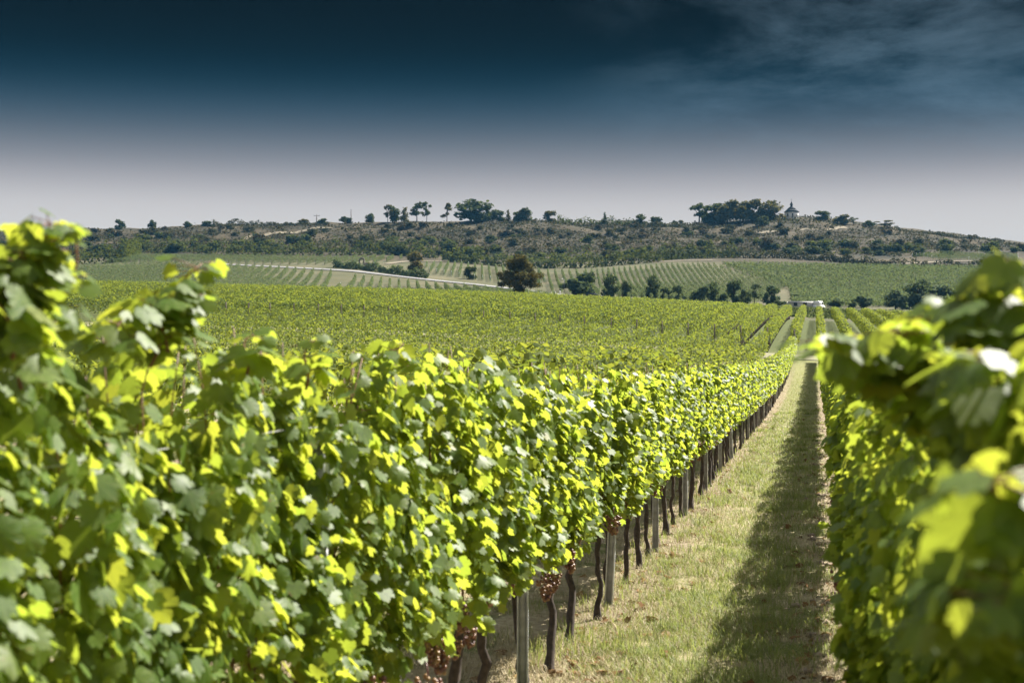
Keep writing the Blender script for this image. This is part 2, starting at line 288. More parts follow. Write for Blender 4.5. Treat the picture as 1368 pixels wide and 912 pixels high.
# ------------------------------------------------------------------ setting: terrain, aisle, tracks, road
def ground_material():
    m, t, b, o = mat('ground'); n = t.nodes; l = t.links
    tcn = n.new('ShaderNodeTexCoord'); mp = n.new('ShaderNodeMapping'); l.new(tcn.outputs['Object'], mp.inputs[0]); mp.inputs['Rotation'].default_value = (0, 0, TH)
    sp = n.new('ShaderNodeSeparateXYZ'); l.new(mp.outputs[0], sp.inputs[0])
    sw = n.new('ShaderNodeSeparateXYZ'); l.new(tcn.outputs['Object'], sw.inputs[0])
    def noise(s, d=8, src=None, r=.6):
        k = n.new('ShaderNodeTexNoise'); k.inputs['Scale'].default_value = s; k.inputs['Detail'].default_value = d; k.inputs['Roughness'].default_value = r
        l.new(src or tcn.outputs['Object'], k.inputs['Vector']); return k.outputs[0]
    def rmp(f, pts):
        r = n.new('ShaderNodeValToRGB'); l.new(f, r.inputs[0])
        while len(r.color_ramp.elements) < len(pts): r.color_ramp.elements.new(.5)
        for e, (p, c) in zip(r.color_ramp.elements, pts): e.position = p; e.color = (*c, 1)
        return r.outputs[0]
    def mix(f, a, c):
        k = n.new('ShaderNodeMix'); k.data_type = 'RGBA'; l.new(f, k.inputs['Factor']); l.new(a, k.inputs['A']); l.new(c, k.inputs['B']); return k.outputs['Result']
    def mra(v, a, c, lo=0., hi=1.):
        k = n.new('ShaderNodeMapRange'); k.interpolation_type = 'SMOOTHSTEP'; l.new(v, k.inputs[0]); k.inputs[1].default_value = a; k.inputs[2].default_value = c; k.inputs[3].default_value = lo; k.inputs[4].default_value = hi; return k.outputs[0]
    def mth(op, a, c):
        k = n.new('ShaderNodeMath'); k.operation = op
        for i, v in enumerate((a, c)):
            if isinstance(v, (int, float)): k.inputs[i].default_value = v
            else: l.new(v, k.inputs[i])
        return k.outputs[0]
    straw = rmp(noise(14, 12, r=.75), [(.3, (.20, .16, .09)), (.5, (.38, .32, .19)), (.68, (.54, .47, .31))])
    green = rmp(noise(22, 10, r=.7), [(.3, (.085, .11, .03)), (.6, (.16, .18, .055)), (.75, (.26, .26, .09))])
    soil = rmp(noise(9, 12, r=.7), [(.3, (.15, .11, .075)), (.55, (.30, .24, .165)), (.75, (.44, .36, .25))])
    aisle = mix(mth('MAXIMUM', mth('MULTIPLY', mra(sw.outputs['Y'], 13, 30), .72), mra(noise(1.1, 5), .46, .62)), straw, green)
    per = mth('PINGPONG', mth('ADD', sp.outputs['X'], 1.8), 1.125)       # 0 under a row, 1.125 mid aisle
    wob = mth('ADD', per, mth('MULTIPLY', mth('SUBTRACT', noise(2.2, 4), .5), .5))
    near = mix(mra(wob, .22, .5), mix(mth('MULTIPLY', mra(sw.outputs['Y'], 60, 110), .7), soil, green), aisle)
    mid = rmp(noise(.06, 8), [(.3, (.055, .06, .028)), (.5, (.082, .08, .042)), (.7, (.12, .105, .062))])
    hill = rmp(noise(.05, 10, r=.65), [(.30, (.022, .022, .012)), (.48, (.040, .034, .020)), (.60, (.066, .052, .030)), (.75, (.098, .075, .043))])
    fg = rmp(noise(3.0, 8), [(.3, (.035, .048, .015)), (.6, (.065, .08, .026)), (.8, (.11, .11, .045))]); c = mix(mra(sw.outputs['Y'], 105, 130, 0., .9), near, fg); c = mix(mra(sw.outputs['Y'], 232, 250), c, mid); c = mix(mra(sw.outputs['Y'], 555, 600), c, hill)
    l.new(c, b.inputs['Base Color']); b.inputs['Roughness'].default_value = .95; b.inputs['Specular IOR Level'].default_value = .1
    bp = n.new('ShaderNodeBump'); bp.inputs['Strength'].default_value = .9; bp.inputs['Distance'].default_value = .05; l.new(noise(16, 12, r=.75), bp.inputs['Height']); l.new(bp.outputs[0], b.inputs['Normal'])
    return m
ys = np.unique(np.concatenate([np.linspace(-240, -10, 12), np.linspace(-10, 40, 101), np.geomspace(40, 250, 70), np.geomspace(250, 640, 60), np.linspace(640, 860, 90), np.geomspace(860, 1580, 14)]))
us = np.linspace(-.95, .95, 301)
GX = us[None, :]*(np.abs(ys[:, None])*.95+14); GY = np.repeat(ys[:, None], len(us), 1); GZ = H(GX, GY)
GZ = GZ + np.where(np.abs(GY) < 60, .018*vnoise(GX, GY, .45, 4)+.012*vnoise(GX, GY, .2, 5), 0)
nr, nc = GX.shape; idx = np.arange(nr*nc).reshape(nr, nc)
TF = np.stack([idx[:-1, :-1], idx[:-1, 1:], idx[1:, 1:], idx[1:, :-1]], -1).reshape(-1, 4)
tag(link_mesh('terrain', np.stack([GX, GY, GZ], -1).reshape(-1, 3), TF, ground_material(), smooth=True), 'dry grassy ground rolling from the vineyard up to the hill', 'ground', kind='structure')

def strip(name, pts, width, m, lift, step=3.0):
    P = np.array(pts, float); d = np.r_[0, np.cumsum(np.linalg.norm(np.diff(P, axis=0), axis=1))]
    q = np.arange(0, d[-1]+step, step); C = np.c_[np.interp(q, d, P[:, 0]), np.interp(q, d, P[:, 1])]
    kk = 3
    for _ in range(2):
        C[1:-1] = (C[:-2]+2*C[1:-1]+C[2:])/4
    T = unit(np.gradient(C, axis=0)); Nn = np.c_[-T[:, 1], T[:, 0]]; off = np.linspace(-.5, .5, 5)*width
    G = C[:, None]+Nn[:, None]*off[None, :, None]; Z = H(G[..., 0], G[..., 1])+lift
    V = np.concatenate([G, Z[..., None]], -1).reshape(-1, 3); ix = np.arange(len(C)*5).reshape(-1, 5)
    F = np.stack([ix[:-1, :-1], ix[:-1, 1:], ix[1:, 1:], ix[1:, :-1]], -1).reshape(-1, 4)
    return link_mesh(name, V, F, m, smooth=True)
ROADM = plain('pale_concrete_road', (.19, .185, .185), .85, .12, .3)
TRACKM = plain('earth_track', (.15, .14, .07), .95, .25, .6)
PATHM = plain('hill_path', (.17, .14, .09), .95, .25, .1)
tag(strip('road', [at(*p) for p in [(290, 353), (380, 357.5), (447, 361), (500, 366), (570, 374), (640, 381), (700, 388), (745, 394), (800, 397), (850, 399), (960, 407), (1100, 416)]], 4.2, ROADM, .25), 'pale concrete farm road crossing the valley', 'road', kind='structure')
tag(strip('cross_track', [st(119.5, t) for t in range(-120, 60, 6)], 5.5, TRACKM, .05), 'grassy track crossing between two vineyard blocks', 'track', kind='structure')
for pts in ([(300, 325), (335, 316), (370, 311), (405, 309), (440, 305), (480, 303)], [(1010, 311), (1050, 309), (1090, 307), (1130, 304)], [(515, 353), (545, 349.5), (590, 349), (620, 348)], [(850, 352), (900, 349), (955, 348)], [(1205, 353), (1260, 349.5), (1340, 349)]):
    tag(strip('path', [at(*p) for p in pts], 3.0, PATHM, .25), 'pale earth path on the slope', 'path', kind='structure')

# ------------------------------------------------------------------ words for counting
_o1 = 'zeroth first second third fourth fifth sixth seventh eighth ninth tenth eleventh twelfth thirteenth fourteenth fifteenth sixteenth seventeenth eighteenth nineteenth'.split()
_t = 'x x twenty thirty forty fifty sixty seventy eighty ninety'.split(); _tt = 'x x twentieth thirtieth fortieth fiftieth sixtieth seventieth eightieth ninetieth'.split()
def nth(n):
    if n >= 100: return 'hundredth' if n == 100 else 'hundred-and-'+nth(n-100)
    if n < 20: return _o1[n]
    return _tt[n//10] if n % 10 == 0 else _t[n//10]+'-'+_o1[n % 10]

# ------------------------------------------------------------------ near grapevines, one by one
VSP = 0.98; T_L, T_R = -1.8, .45
def bulge(x, z, sd): return .5+.5*np.sin(x*5.1+sd)*np.cos(z*4.3+sd*1.7)
def make_foliage(sd, n_fill=1950, tall=0.0, zb=.97, topmin=1.85):
    PV, PF = [], []; cn_ = MB(); Ps, Ns, Ts, Sz = [], [], [], []
    for c in range(9):
        x = -.56+c*.14+rng.normal(0, .03); y = rng.normal(0, .05); top = rng.uniform(topmin, 2.07)+tall*rng.random()+(rng.random() < .22)*rng.uniform(.0, .09)
        lean = rng.normal(0, .12); ly = rng.normal(0, .09); pts = []
        for k in range(8):
            f = k/7; pts.append((x+lean*f+.03*math.sin(f*9+c), y+ly*f*f, .86+(top-.86)*f))
        pts = np.array(pts); cn_.tube(pts, np.linspace(.0045, .0022, 8), 4)
        m = int((top-.86)/.05)
        for k in range(m):
            f = (k+.6)/m; p = pts[0]*0+np.array([np.interp(f, np.linspace(0, 1, 8), pts[:, j]) for j in range(3)])
            sgn = 1 if (k+c) % 2 else -1; ang = rng.normal(0, .6)
            out = np.array([math.sin(ang)*.8, sgn*math.cos(ang), .15])
            pet = rng.uniform(.035, .115)*(1-.7*max(0, f-.55)/.45)
            cn_.tube([p, p+out*pet], .0013, 3); Ps.append(p+out*pet); Ns.append(out*.75+np.array([0, 0, .65])+rng.normal(0, .3, 3)); Ts.append(out*.5+np.array([0, 0, -.9])+rng.normal(0, .35, 3))
            Sz.append(rng.uniform(.038, .072)*(1-.25*max(0, f-.75)/.25))
    n = n_fill; x = rng.uniform(-.60, .60, n); z = zb+(2.0-zb)*rng.beta(1.05, 1.0, n); side = np.where(rng.random(n) < .5, 1., -1.)
    low = rng.random(n) < .06; z[low] = rng.uniform(zb-.14, zb+.06, low.sum())
    z = zb+(z-zb)*(.90+.12*np.sin(x*6+sd*2)); half = .15+.15*np.sin(np.clip((z-.6)/1.5, 0, 1)*math.pi)**.6
    y = side*half*(.55+.6*bulge(x, z, sd+side))*np.where(rng.random(n) < .8, rng.uniform(.8, 1.1, n), rng.uniform(.2, .8, n))
    P = np.c_[x, y, z]; out = np.c_[rng.normal(0, .85, n), side*(.4+rng.random(n)*.8), np.full(n, .12)]
    Nn = unit(out)*.8+np.c_[np.zeros(n), np.zeros(n), .1+.8*rng.random(n)]+rng.normal(0, .30, (n, 3))
    T = out*.35+np.c_[np.zeros(n), np.zeros(n), np.full(n, -.9)]+rng.normal(0, .38, (n, 3))
    P = np.vstack([P, Ps]); Nn = np.vstack([Nn, Ns]); T = np.vstack([T, Ts]); Sz = np.r_[.032+.047*rng.beta(1.4, 1.8, n), Sz]
    V, F = leaves(P, Nn, T, Sz, curl=(-.5, 2.2))
    mb = MB(); mb.add(V, F, 0); mb.add(np.vstack(cn_.V), np.vstack(cn_.F), 1)
    mb.luv = np.tile(LEAF_V[:, :2], (len(P), 1)); return mb
def add_luv(me, mb):
    if not hasattr(mb, 'luv'): return
    a = me.attributes.new('luv', 'FLOAT2', 'POINT'); d = np.zeros((len(me.vertices), 2), np.float32); d[:len(mb.luv)] = mb.luv; a.data.foreach_set('vector', d.ravel())
def mesh_of(mb, name, mats, smooth=False):
    o = mb.build(name, mats, None, smooth); me = o.data; add_luv(me, mb)
    bpy.data.objects.remove(o); return me
FOL = [mesh_of(make_foliage(i*1.9), 'foliage', [VINE, CANE]) for i in range(9)]
FOLT = [mesh_of(make_foliage(20+i*1.3, 2150, .06), 'foliage', [VINE, CANE]) for i in range(3)]
FOLR = [mesh_of(make_foliage(40+i*1.7, 2300, .1, .98, 1.7), 'foliage', [VINE, CANE]) for i in range(6)]
FOLS = [mesh_of(make_foliage(60+i*1.7, 1700, .05, 1.10, 1.65), 'foliage', [VINE, CANE]) for i in range(5)]
def make_trunk():
    mb = MB(); k = 11; lx, ly = rng.normal(0, .07), rng.normal(0, .035); z = np.linspace(-.06, .86, k)
    pts = np.c_[lx*np.sin(z*3+rng.random()*3)+rng.normal(0, .009, k), ly*np.sin(z*2.4)+rng.normal(0, .009, k), z]
    r = np.interp(z, [-.06, 0, .1, .6, .8, .86], [.052, .040, .029, .025, .036, .028])*rng.uniform(.8, 1.2)
    mb.tube(pts, r*(1+rng.normal(0, .11, k)), 9, wob=.45)
    for sg in (-1, 1):
        e = pts[-2]; mb.tube([e, e+(sg*.12, .01, .08), e+(sg*.34, rng.normal(0, .02), .10), e+(sg*.55, 0, .09)], [.02, .016, .011, .007], 6, wob=.3)
    return mb
TRK = [mesh_of(make_trunk(), 'trunk', BARK, True) for _ in range(7)]
def ico(r=1.0):
    p = (1+5**.5)/2; V = np.array([(-1, p, 0), (1, p, 0), (-1, -p, 0), (1, -p, 0), (0, -1, p), (0, 1, p), (0, -1, -p), (0, 1, -p), (p, 0, -1), (p, 0, 1), (-p, 0, -1), (-p, 0, 1)], float)
    F = [(0, 11, 5), (0, 5, 1), (0, 1, 7), (0, 7, 10), (0, 10, 11), (1, 5, 9), (5, 11, 4), (11, 10, 2), (10, 7, 6), (7, 1, 8), (3, 9, 4), (3, 4, 2), (3, 2, 6), (3, 6, 8), (3, 8, 9), (4, 9, 5), (2, 4, 11), (6, 2, 10), (8, 6, 7), (9, 8, 1)]
    V = list(unit(V)); mid = {}; F2 = []
    def m(a, b):
        k = (min(a, b), max(a, b))
        if k not in mid: mid[k] = len(V); V.append(unit((V[a]+V[b])/2))
        return mid[k]
    for a, b, c in F: x, y, z = m(a, b), m(b, c), m(c, a); F2 += [(a, x, z), (b, y, x), (c, z, y), (x, y, z)]
    return np.array(V)*r, np.array(F2)
IV, IF = ico()
def make_cluster():
    mb = MB()
    for i in range(70):
        f = rng.random()**.85; rr = (.058 if rng.random() < .8 else .072)*(1-f*.78); a = rng.random()*6.28; q = rr*math.sqrt(rng.uniform(.45, 1))
        mb.add(IV*rng.uniform(.0085, .0115)+(q*math.cos(a), q*math.sin(a), -f*.13), IF)
    mb.tube([(0, 0, .05), (0, 0, -.02)], [.003, .003], 4)
    return mb
CLU = [mesh_of(make_cluster(), 'grape_cluster', GRAPE, True) for _ in range(4)]
ROWROT = math.pi/2-TH
def vine(s, t, label, group, fol, side_y, nclu, flip, hs=1.0):
    x, y = st(s, t); v = thing('grapevine', (x, y, h1(x, y)), label, 'grapevine', group, ROWROT)
    f = obj('foliage', fol, v); f.rotation_euler = (0, 0, math.pi if flip else 0); f.scale = (1, rng.uniform(.92, 1.12)*(1 if t < 0 else (.98 if 3 < s < 9 else .78)), rng.uniform(.975, 1.03)*hs)
    k = obj('trunk', TRK[int(rng.integers(len(TRK)))], v); k.rotation_euler = (0, 0, math.pi*int(rng.integers(2))); k.scale = (1, 1, rng.uniform(.95, 1.02))
    for _ in range(nclu):
        g = obj('grape_cluster', CLU[int(rng.integers(4))], v); g.location = (rng.uniform(-.5, .5), side_y*rng.uniform(.17, .30), rng.uniform(.88, 1.12)); g.rotation_euler = (rng.normal(0, .2), rng.normal(0, .2), rng.random()*6)
        q = rng.uniform(.75, 1.2); g.scale = (q, q, q)
    return v
VL, VR = [], []
n_left = int((116.5-.9)/VSP)
for i in range(n_left):
    s = .9+VSP*i
    lab = f'leafy grapevine, {nth(i+1)} from the front in the row left of the grass aisle'
    fm = FOLT[i % 3] if i < 3 else FOL[int(rng.integers(len(FOL)))]
    VL.append((s, vine(s, T_L+rng.normal(0, .02), lab, 'grapevines in the row left of the aisle', fm, -1, int(rng.integers(1, 5)) if 4 < s < 22 else (2 if s < 36 else (1 if s < 60 else 0)), rng.random() < .5, 1.07 if i < 3 else (1.065 if i < 7 else (1.03 if i < 12 else 1.0)))))
n_right = int((116-1.75)/VSP)
for i in range(n_right):
    s = 1.75+VSP*i
    lab = f'shaded grapevine, {nth(i+1)} from the front in the row right of the grass aisle'
    VR.append((s, vine(s, T_R+rng.normal(0, .015), lab, 'grapevines in the row right of the aisle', (FOLT[i % 3] if i < 4 else (FOLR[int(rng.integers(6))] if s < 8.5 else FOLS[int(rng.integers(5))])), 1, 1 if 6 < s < 14 else 0, rng.random() < .5, 1.06 if i < 4 else rng.uniform(.93, 1.05))))

# posts and wires
def make_post():
    mb = MB()
    for dx in (-.030, .030): mb.box((dx, 0, .87), (.008, .055, 1.94))
    mb.box((0, .024, .871), (.060, .007, 1.938)); mb.box((0, 0, 1.843), (.07, .058, .012))
    for z in (.85, 1.2, 1.55, 1.8):
        for sx in (-1, 1): mb.box((sx*.040, -.01, z), (.014, .012, .03))
    return mb
PM = mesh_of(make_post(), 'trellis_post', POSTM)
sl = [1.0+3.72*k for k in range(32)]
for lst, t, nm in ((sl, T_L, 'left'), ([2.6+3.72*k for k in range(31)], T_R, 'right')):
    for k, s in enumerate(lst):
        s2 = s+.15; x, y = st(s2, t+.03); o = obj('trellis_post', PM); o.location = (x, y, h1(x, y)); o.rotation_euler = (rng.normal(0, .012), rng.normal(0, .02), -TH+rng.normal(0, .1))
        tag(o, f'grey trellis post, {nth(k+1)} from the front in the row {nm} of the grass aisle', 'post', f'trellis posts in the row {nm} of the aisle')
for t, nm, s0, sgn in ((T_L, 'left', .5, 1), (T_R, 'right', 1.2, -1)):
    for z, off, wl in ((.86, .02, 'lowest'), (1.22, .07, 'second lowest'), (1.57, .12, 'second highest'), (1.90, .16, 'topmost')):
        q = np.arange(s0, 118, 1.86); pts = [(*st(s, t+sgn*off), h1(*st(s, t))+z+.015*math.sin(s*1.7)) for s in q]
        tag(MB().tube(pts, .0019, 5).build('trellis_wire', WIRE), f'{wl} trellis wire running along the vine row {nm} of the grass aisle', 'wire', f'trellis wires of the {nm} row')

# tall loose shoots standing out of the nearest vines
def ray(px, py, Y): return np.array([(px-CXP)/FPX*Y, Y, (CYP-py)/FPX*Y])
def shoot(vines, a, b, n, size, droop=.05, spread=.10):
    n = int(n*2.3); size = size*.62; spread *= .75
    a, b = np.array(a), np.array(b); c = (a+b)/2
    row = min(vines, key=lambda v: (v[1].location.x-c[0])**2+(v[1].location.y-c[1])**2)[1]
    f = np.linspace(0, 1, 9)[:, None]; pts = a+(b-a)*f; pts[:, 2] -= droop*(f[:, 0]**2); pts += np.c_[np.sin(f*5+n)*.02, np.cos(f*4+n)*.02, f*0]
    q = rng.uniform(.08, 1, n); q[-1] = 1; q[-2] = .97
    P = np.array([np.interp(q, f[:, 0], pts[:, j]) for j in range(3)]).T
    az = rng.uniform(0, 6.28, n); out = np.c_[np.cos(az), np.sin(az), rng.uniform(-.2, .4, n)]; P = P+out*rng.uniform(.02, spread, n)[:, None]
    V, F = leaves(P, out*.6+np.array([0, 0, .75])+rng.normal(0, .3, (n, 3)), out*.8+np.array([0, 0, -.45])+rng.normal(0, .3, (n, 3)), size*rng.uniform(.65, 1.1, n)*np.interp(q, [0, .7, 1], [1, 1, .6]))
    mb = MB().add(V, F, 0); mb.tube(pts, np.linspace(.005, .002, 9), 5, 1)
    for u, e in zip(q, P): mb.tube([[np.interp(u, f[:, 0], pts[:, j]) for j in range(3)], e], .0014, 3, 1)
    mb.luv = np.tile(LEAF_V[:, :2], (len(P), 1)); o = mb.build('shoot', [VINE, CANE]); add_luv(o.data, mb); bpy.context.view_layer.update()
    o.parent = row; o.matrix_parent_inverse = row.matrix_world.inverted()
    return o
bpy.context.view_layer.update()
for (p0, p1, Y0, Y1, n, sz) in [((25, 520), (50, 262), 2.9, 2.85, 34, .115), ((70, 480), (94, 278), 2.95, 3.0, 10, .09), ((5, 480), (8, 335), 2.75, 2.8, 14, .12), ((40, 430), (20, 300), 2.9, 2.8, 12, .11), ((190, 490), (270, 325), 3.5, 3.55, 28, .11), ((150, 470), (190, 385), 3.3, 3.35, 12, .11), ((215, 470), (235, 365), 3.5, 3.45, 12, .11), ((320, 500), (345, 420), 3.95, 4.0, 9, .11), ((400, 520), (425, 430), 4.3, 4.3, 9, .11), ((535, 500), (540, 442), 5.4, 5.4, 9, .11)]:
    shoot(VL, ray(*p0, Y0), ray(*p1, Y1), n, sz)
for (p0, p1, Y0, Y1, n, sz, dr) in [((1270, 530), (1112, 456), 2.7, 2.5, 30, .125, .0), ((1290, 540), (1150, 470), 2.7, 2.5, 20, .125, .0), ((1300, 520), (1190, 440), 2.6, 2.4, 16, .12, .0), ((1240, 500), (1255, 408), 2.6, 2.5, 9, .12, 0), ((1330, 520), (1352, 350), 2.2, 2.15, 26, .125, .0), ((1340, 640), (1330, 480), 2.2, 2.1, 26, .125, .0), ((1300, 600), (1280, 490), 2.6, 2.5, 20, .125, .0), ((1240, 560), (1225, 470), 3.0, 2.9, 18, .125, .0), ((1375, 540), (1385, 370), 2.3, 2.3, 24, .13, 0), ((1390, 560), (1300, 470), 2.1, 1.9, 18, .13, 0), ((1400, 700), (1325, 640), 1.7, 1.45, 12, .13, 0), ((1400, 760), (1320, 780), 1.6, 1.4, 12, .13, .02), ((1380, 850), (1290, 800), 1.9, 1.7, 14, .13, .03)]:
    shoot(VR, ray(*p0, Y0), ray(*p1, Y1), n, sz, dr)

# ------------------------------------------------------------------ vine rows further off: every row a thing of its own
def row_leaves(A, B, dens, size, z0, z1, half, tv=CARD_V, tf=CARD_F):
    A, B = np.array(A, float), np.array(B, float); Ln = np.linalg.norm(B-A); n = max(20, int(Ln*dens)); d = (B-A)/Ln; nrm = np.array([-d[1], d[0]])
    u = rng.random(n); ph = rng.random()*9
    gap = np.sin(u*Ln*5.5+ph)*.5+.5                              # each vine bulges
    side = np.where(rng.random(n) < .5, 1., -1.); top = rng.random(n) < .22
    z1 = z1+.10*np.sin(u*Ln*1.9+ph*3)+.09*np.sin(u*Ln*.61+ph*5); z = np.where(top, z1+rng.normal(0, .09, n), z0+(z1-z0)*rng.random(n)); lat = np.where(top, rng.uniform(-1, 1, n), side*rng.uniform(.65, 1.15, n))*half*(.8+.35*gap)
    xy = A+(B-A)*u[:, None]+nrm*lat[:, None]; P = np.c_[xy, H(xy[:, 0], xy[:, 1])+z]
    out = np.c_[nrm[None]*side[:, None], np.zeros(n)]
    Nn = out*np.where(top, .2, .9)[:, None]+np.c_[np.zeros((n, 2)), .35+.6*top]+rng.normal(0, .42, (n, 3))
    T = out*.3+np.c_[np.zeros((n, 2)), np.full(n, -.8)]+rng.normal(0, .5, (n, 3))
    return leaves(P-np.array([0, 0, 0]), Nn, T, size*rng.uniform(.7, 1.3, n), tv, tf, (-.5, 2))
def vine_row(A, B, dens, size, m, label, group, posts=0, z0=.62, z1=2.05, half=.27, trunks=False):
    base = (A[0], A[1], h1(*A)); r = thing('vine_row', base, label, 'vine row', group)
    V, F = row_leaves(A, B, dens, size, z0, z1, half); link_mesh('foliage', V-np.array(base), F, m, r)
    A_, B_ = np.array(A), np.array(B); Ln = np.linalg.norm(B_-A_)
    if trunks:
        mb = MB()
        for k in range(int(Ln/1.15)):
            p = A_+(B_-A_)*((k+.5)*1.15/Ln); z = h1(*p); mb.tube([(p[0]-base[0], p[1]-base[1], z-base[2]-.05), (p[0]-base[0]+rng.normal(0, .04), p[1]-base[1], z-base[2]+.8)], [.05, .04], 4)
        o = mb.build('trunks', BARK, r); o['kind'] = 'stuff'
    for e in ((A_, B_)[:posts] if posts else ()):
        mb = MB().box((e[0]-base[0], e[1]-base[1], h1(*e)-base[2]+1.0), (.10, .10, 2.3)); mb.build('post_or_shaded_end', POSTM if posts == 2 else WOODP, r)  # field row posts coloured dark to stand in for the shaded vine ends
    return r
# same block as the camera, rows 2.. to the left and right, then the broad field beyond the cross track
for k in range(1, 22):
    t = T_L-2.25*k; s0 = 16+.9*k
    vine_row(st(s0, t), st(116.5, t), 105, .125, VINE_FAR, f'vine row before the cross track, {nth(k+1)} to the left of the grass aisle', 'vine rows left of the aisle before the cross track', z0=.80, z1=2.1)
for k in range(1, 6):
    t = T_R+2.25*k
    vine_row(st(22+4*k, t), st(116.5, t), 105, .125, VINE_FAR, f'vine row before the cross track, {nth(k+1)} to the right of the grass aisle', 'vine rows right of the aisle before the cross track', z0=.80, z1=2.1)
for k in range(0, 58):
    t = T_L-2.25*k
    vine_row(st(123.5+rng.normal(0, .3), t), st(229+rng.normal(0, .8)+.12*k, t), 115 if k < 30 else 80, .15, VINE_FAR, f'vine row beyond the cross track, {nth(k+1)} to the left of the grass aisle', 'vine rows left of the aisle beyond the cross track', 1 if k < 24 else 0, z0=.80, half=.29, trunks=k < 4)
for k in range(0, 13):
    t = T_R+2.25*k
    vine_row(st(123.5+rng.normal(0, .3), t), st(228+rng.normal(0, .8), t), 110, .15, VINE_FAR, f'vine row beyond the cross track, {nth(k+1)} to the right of the grass aisle', 'vine rows right of the aisle beyond the cross track', z0=.80, half=.29)
for k in range(3):
    s = 233+2.0*k
    vine_row(st(s, -9), st(s, 42), 95, .24, VINE_HILL, ('crosswise vine row closing off the field at the crest', 'crosswise vine row just behind the one closing off the field', 'rearmost of the crosswise vine rows at the field crest')[k], 'crosswise vine rows at the crest')

def clip_line(P, d, poly):                     # chord of a polygon
    nrm = np.array([-d[1], d[0]]); hits = []
    for i in range(len(poly)):
        a, b = poly[i], poly[(i+1) % len(poly)]; da, db = (a-P)@nrm, (b-P)@nrm
        if da*db < 0: q = a+(b-a)*da/(da-db); hits.append((q-P)@d)
    if len(hits) < 2: return None
    return P+d*min(hits), P+d*max(hits)
def block(poly, dirp, spacing, desc, group, dens=22, size=.28, posts=2, stuff=False, mn=6, m=None):
    poly = [np.array(at(*p)) for p in poly]; a, b = np.array(at(*dirp[0])), np.array(at(*dirp[1])); d = unit(a-b); nrm = np.array([d[1], -d[0]])
    q = [(p-poly[0])@nrm for p in poly]; lo, hi = min(q), max(q); off = lo+spacing*.5; k = 0; acc = MB()
    while off < hi:
        c = clip_line(poly[0]+nrm*off, d, poly); off += spacing
        if c is None or np.linalg.norm(c[0]-c[1]) < mn: continue
        k += 1
        if stuff: acc.add(*row_leaves(c[0], c[1], dens, size, .5, 2.0, .3))
        else: vine_row(c[0], c[1], dens, size, m or VINE_HILL, desc.format(nth(k)), group, posts, z0=.45, z1=2.0, half=.2)
    if stuff: tag(acc.build('vineyard', VINE_HILL), desc, 'vineyard', kind='stuff')
    return k
NB = {}
NB['C'] = block([(471, 374.5), (640, 390), (742, 401), (742, 404), (600, 402), (438, 396)], [(467, 364), (452, 388)], 2.6, 'vine row in the striped block below the pale road, {} from its left edge', 'vine rows in the striped block below the road')
NB['A'] = block([(60, 361), (200, 356), (300, 358), (444, 368.5), (428, 396), (40, 390)], [(448, 363), (438, 386)], 3.0, 'vine row in the wide left block, {} from its left edge', 'vine rows in the wide left block', posts=1)
NB['B'] = block([(140, 353), (178, 344), (262, 345), (455, 347), (545, 346), (500, 353), (455, 354), (300, 353)], [(520, 343), (498, 353)], 3.4, 'vine row in the upper left block beneath the dark trees, {} from its left edge', 'vine rows in the upper left block', posts=1)
NB['D'] = block([(566, 356), (600, 355), (665, 360), (728, 365), (728, 385), (640, 375), (575, 366)], [(640, 354), (640, 372)], 2.6, 'vine row in the block left behind the large dark tree, {} from its left edge', 'vine rows behind the large dark tree')
NB['E'] = block([(727, 366), (778, 366), (822, 398), (736, 391)], [(735, 360), (741, 384)], 2.6, 'pale vine row right behind the large dark tree, {} from its left edge', 'pale vine rows right of the large dark tree', posts=0)
NB['G'] = block([(779, 366), (870, 359.5), (950, 356.5), (1050, 384), (1010, 406), (835, 402)], [(903, 353), (929, 388)], 2.05, 'vine row in the curving block behind the roadside trees, {} from its left edge', 'vine rows in the curving block', posts=0)
block([(963, 355), (1060, 356), (1200, 359), (1400, 359), (1420, 404), (1060, 410), (1054, 385)], [(1130, 359), (1225, 384)], 2.3, 'dense green vineyard covering the far right slope', None, 13, .5, stuff=True)
NB['T'] = block([(1215, 341.5), (1360, 343.5), (1360, 350), (1250, 348)], [(1220, 345), (1350, 346)], 4.5, 'short terrace vine row at the right foot of the hill, {} from the top', 'terrace vine rows')
print('ROWS', NB)

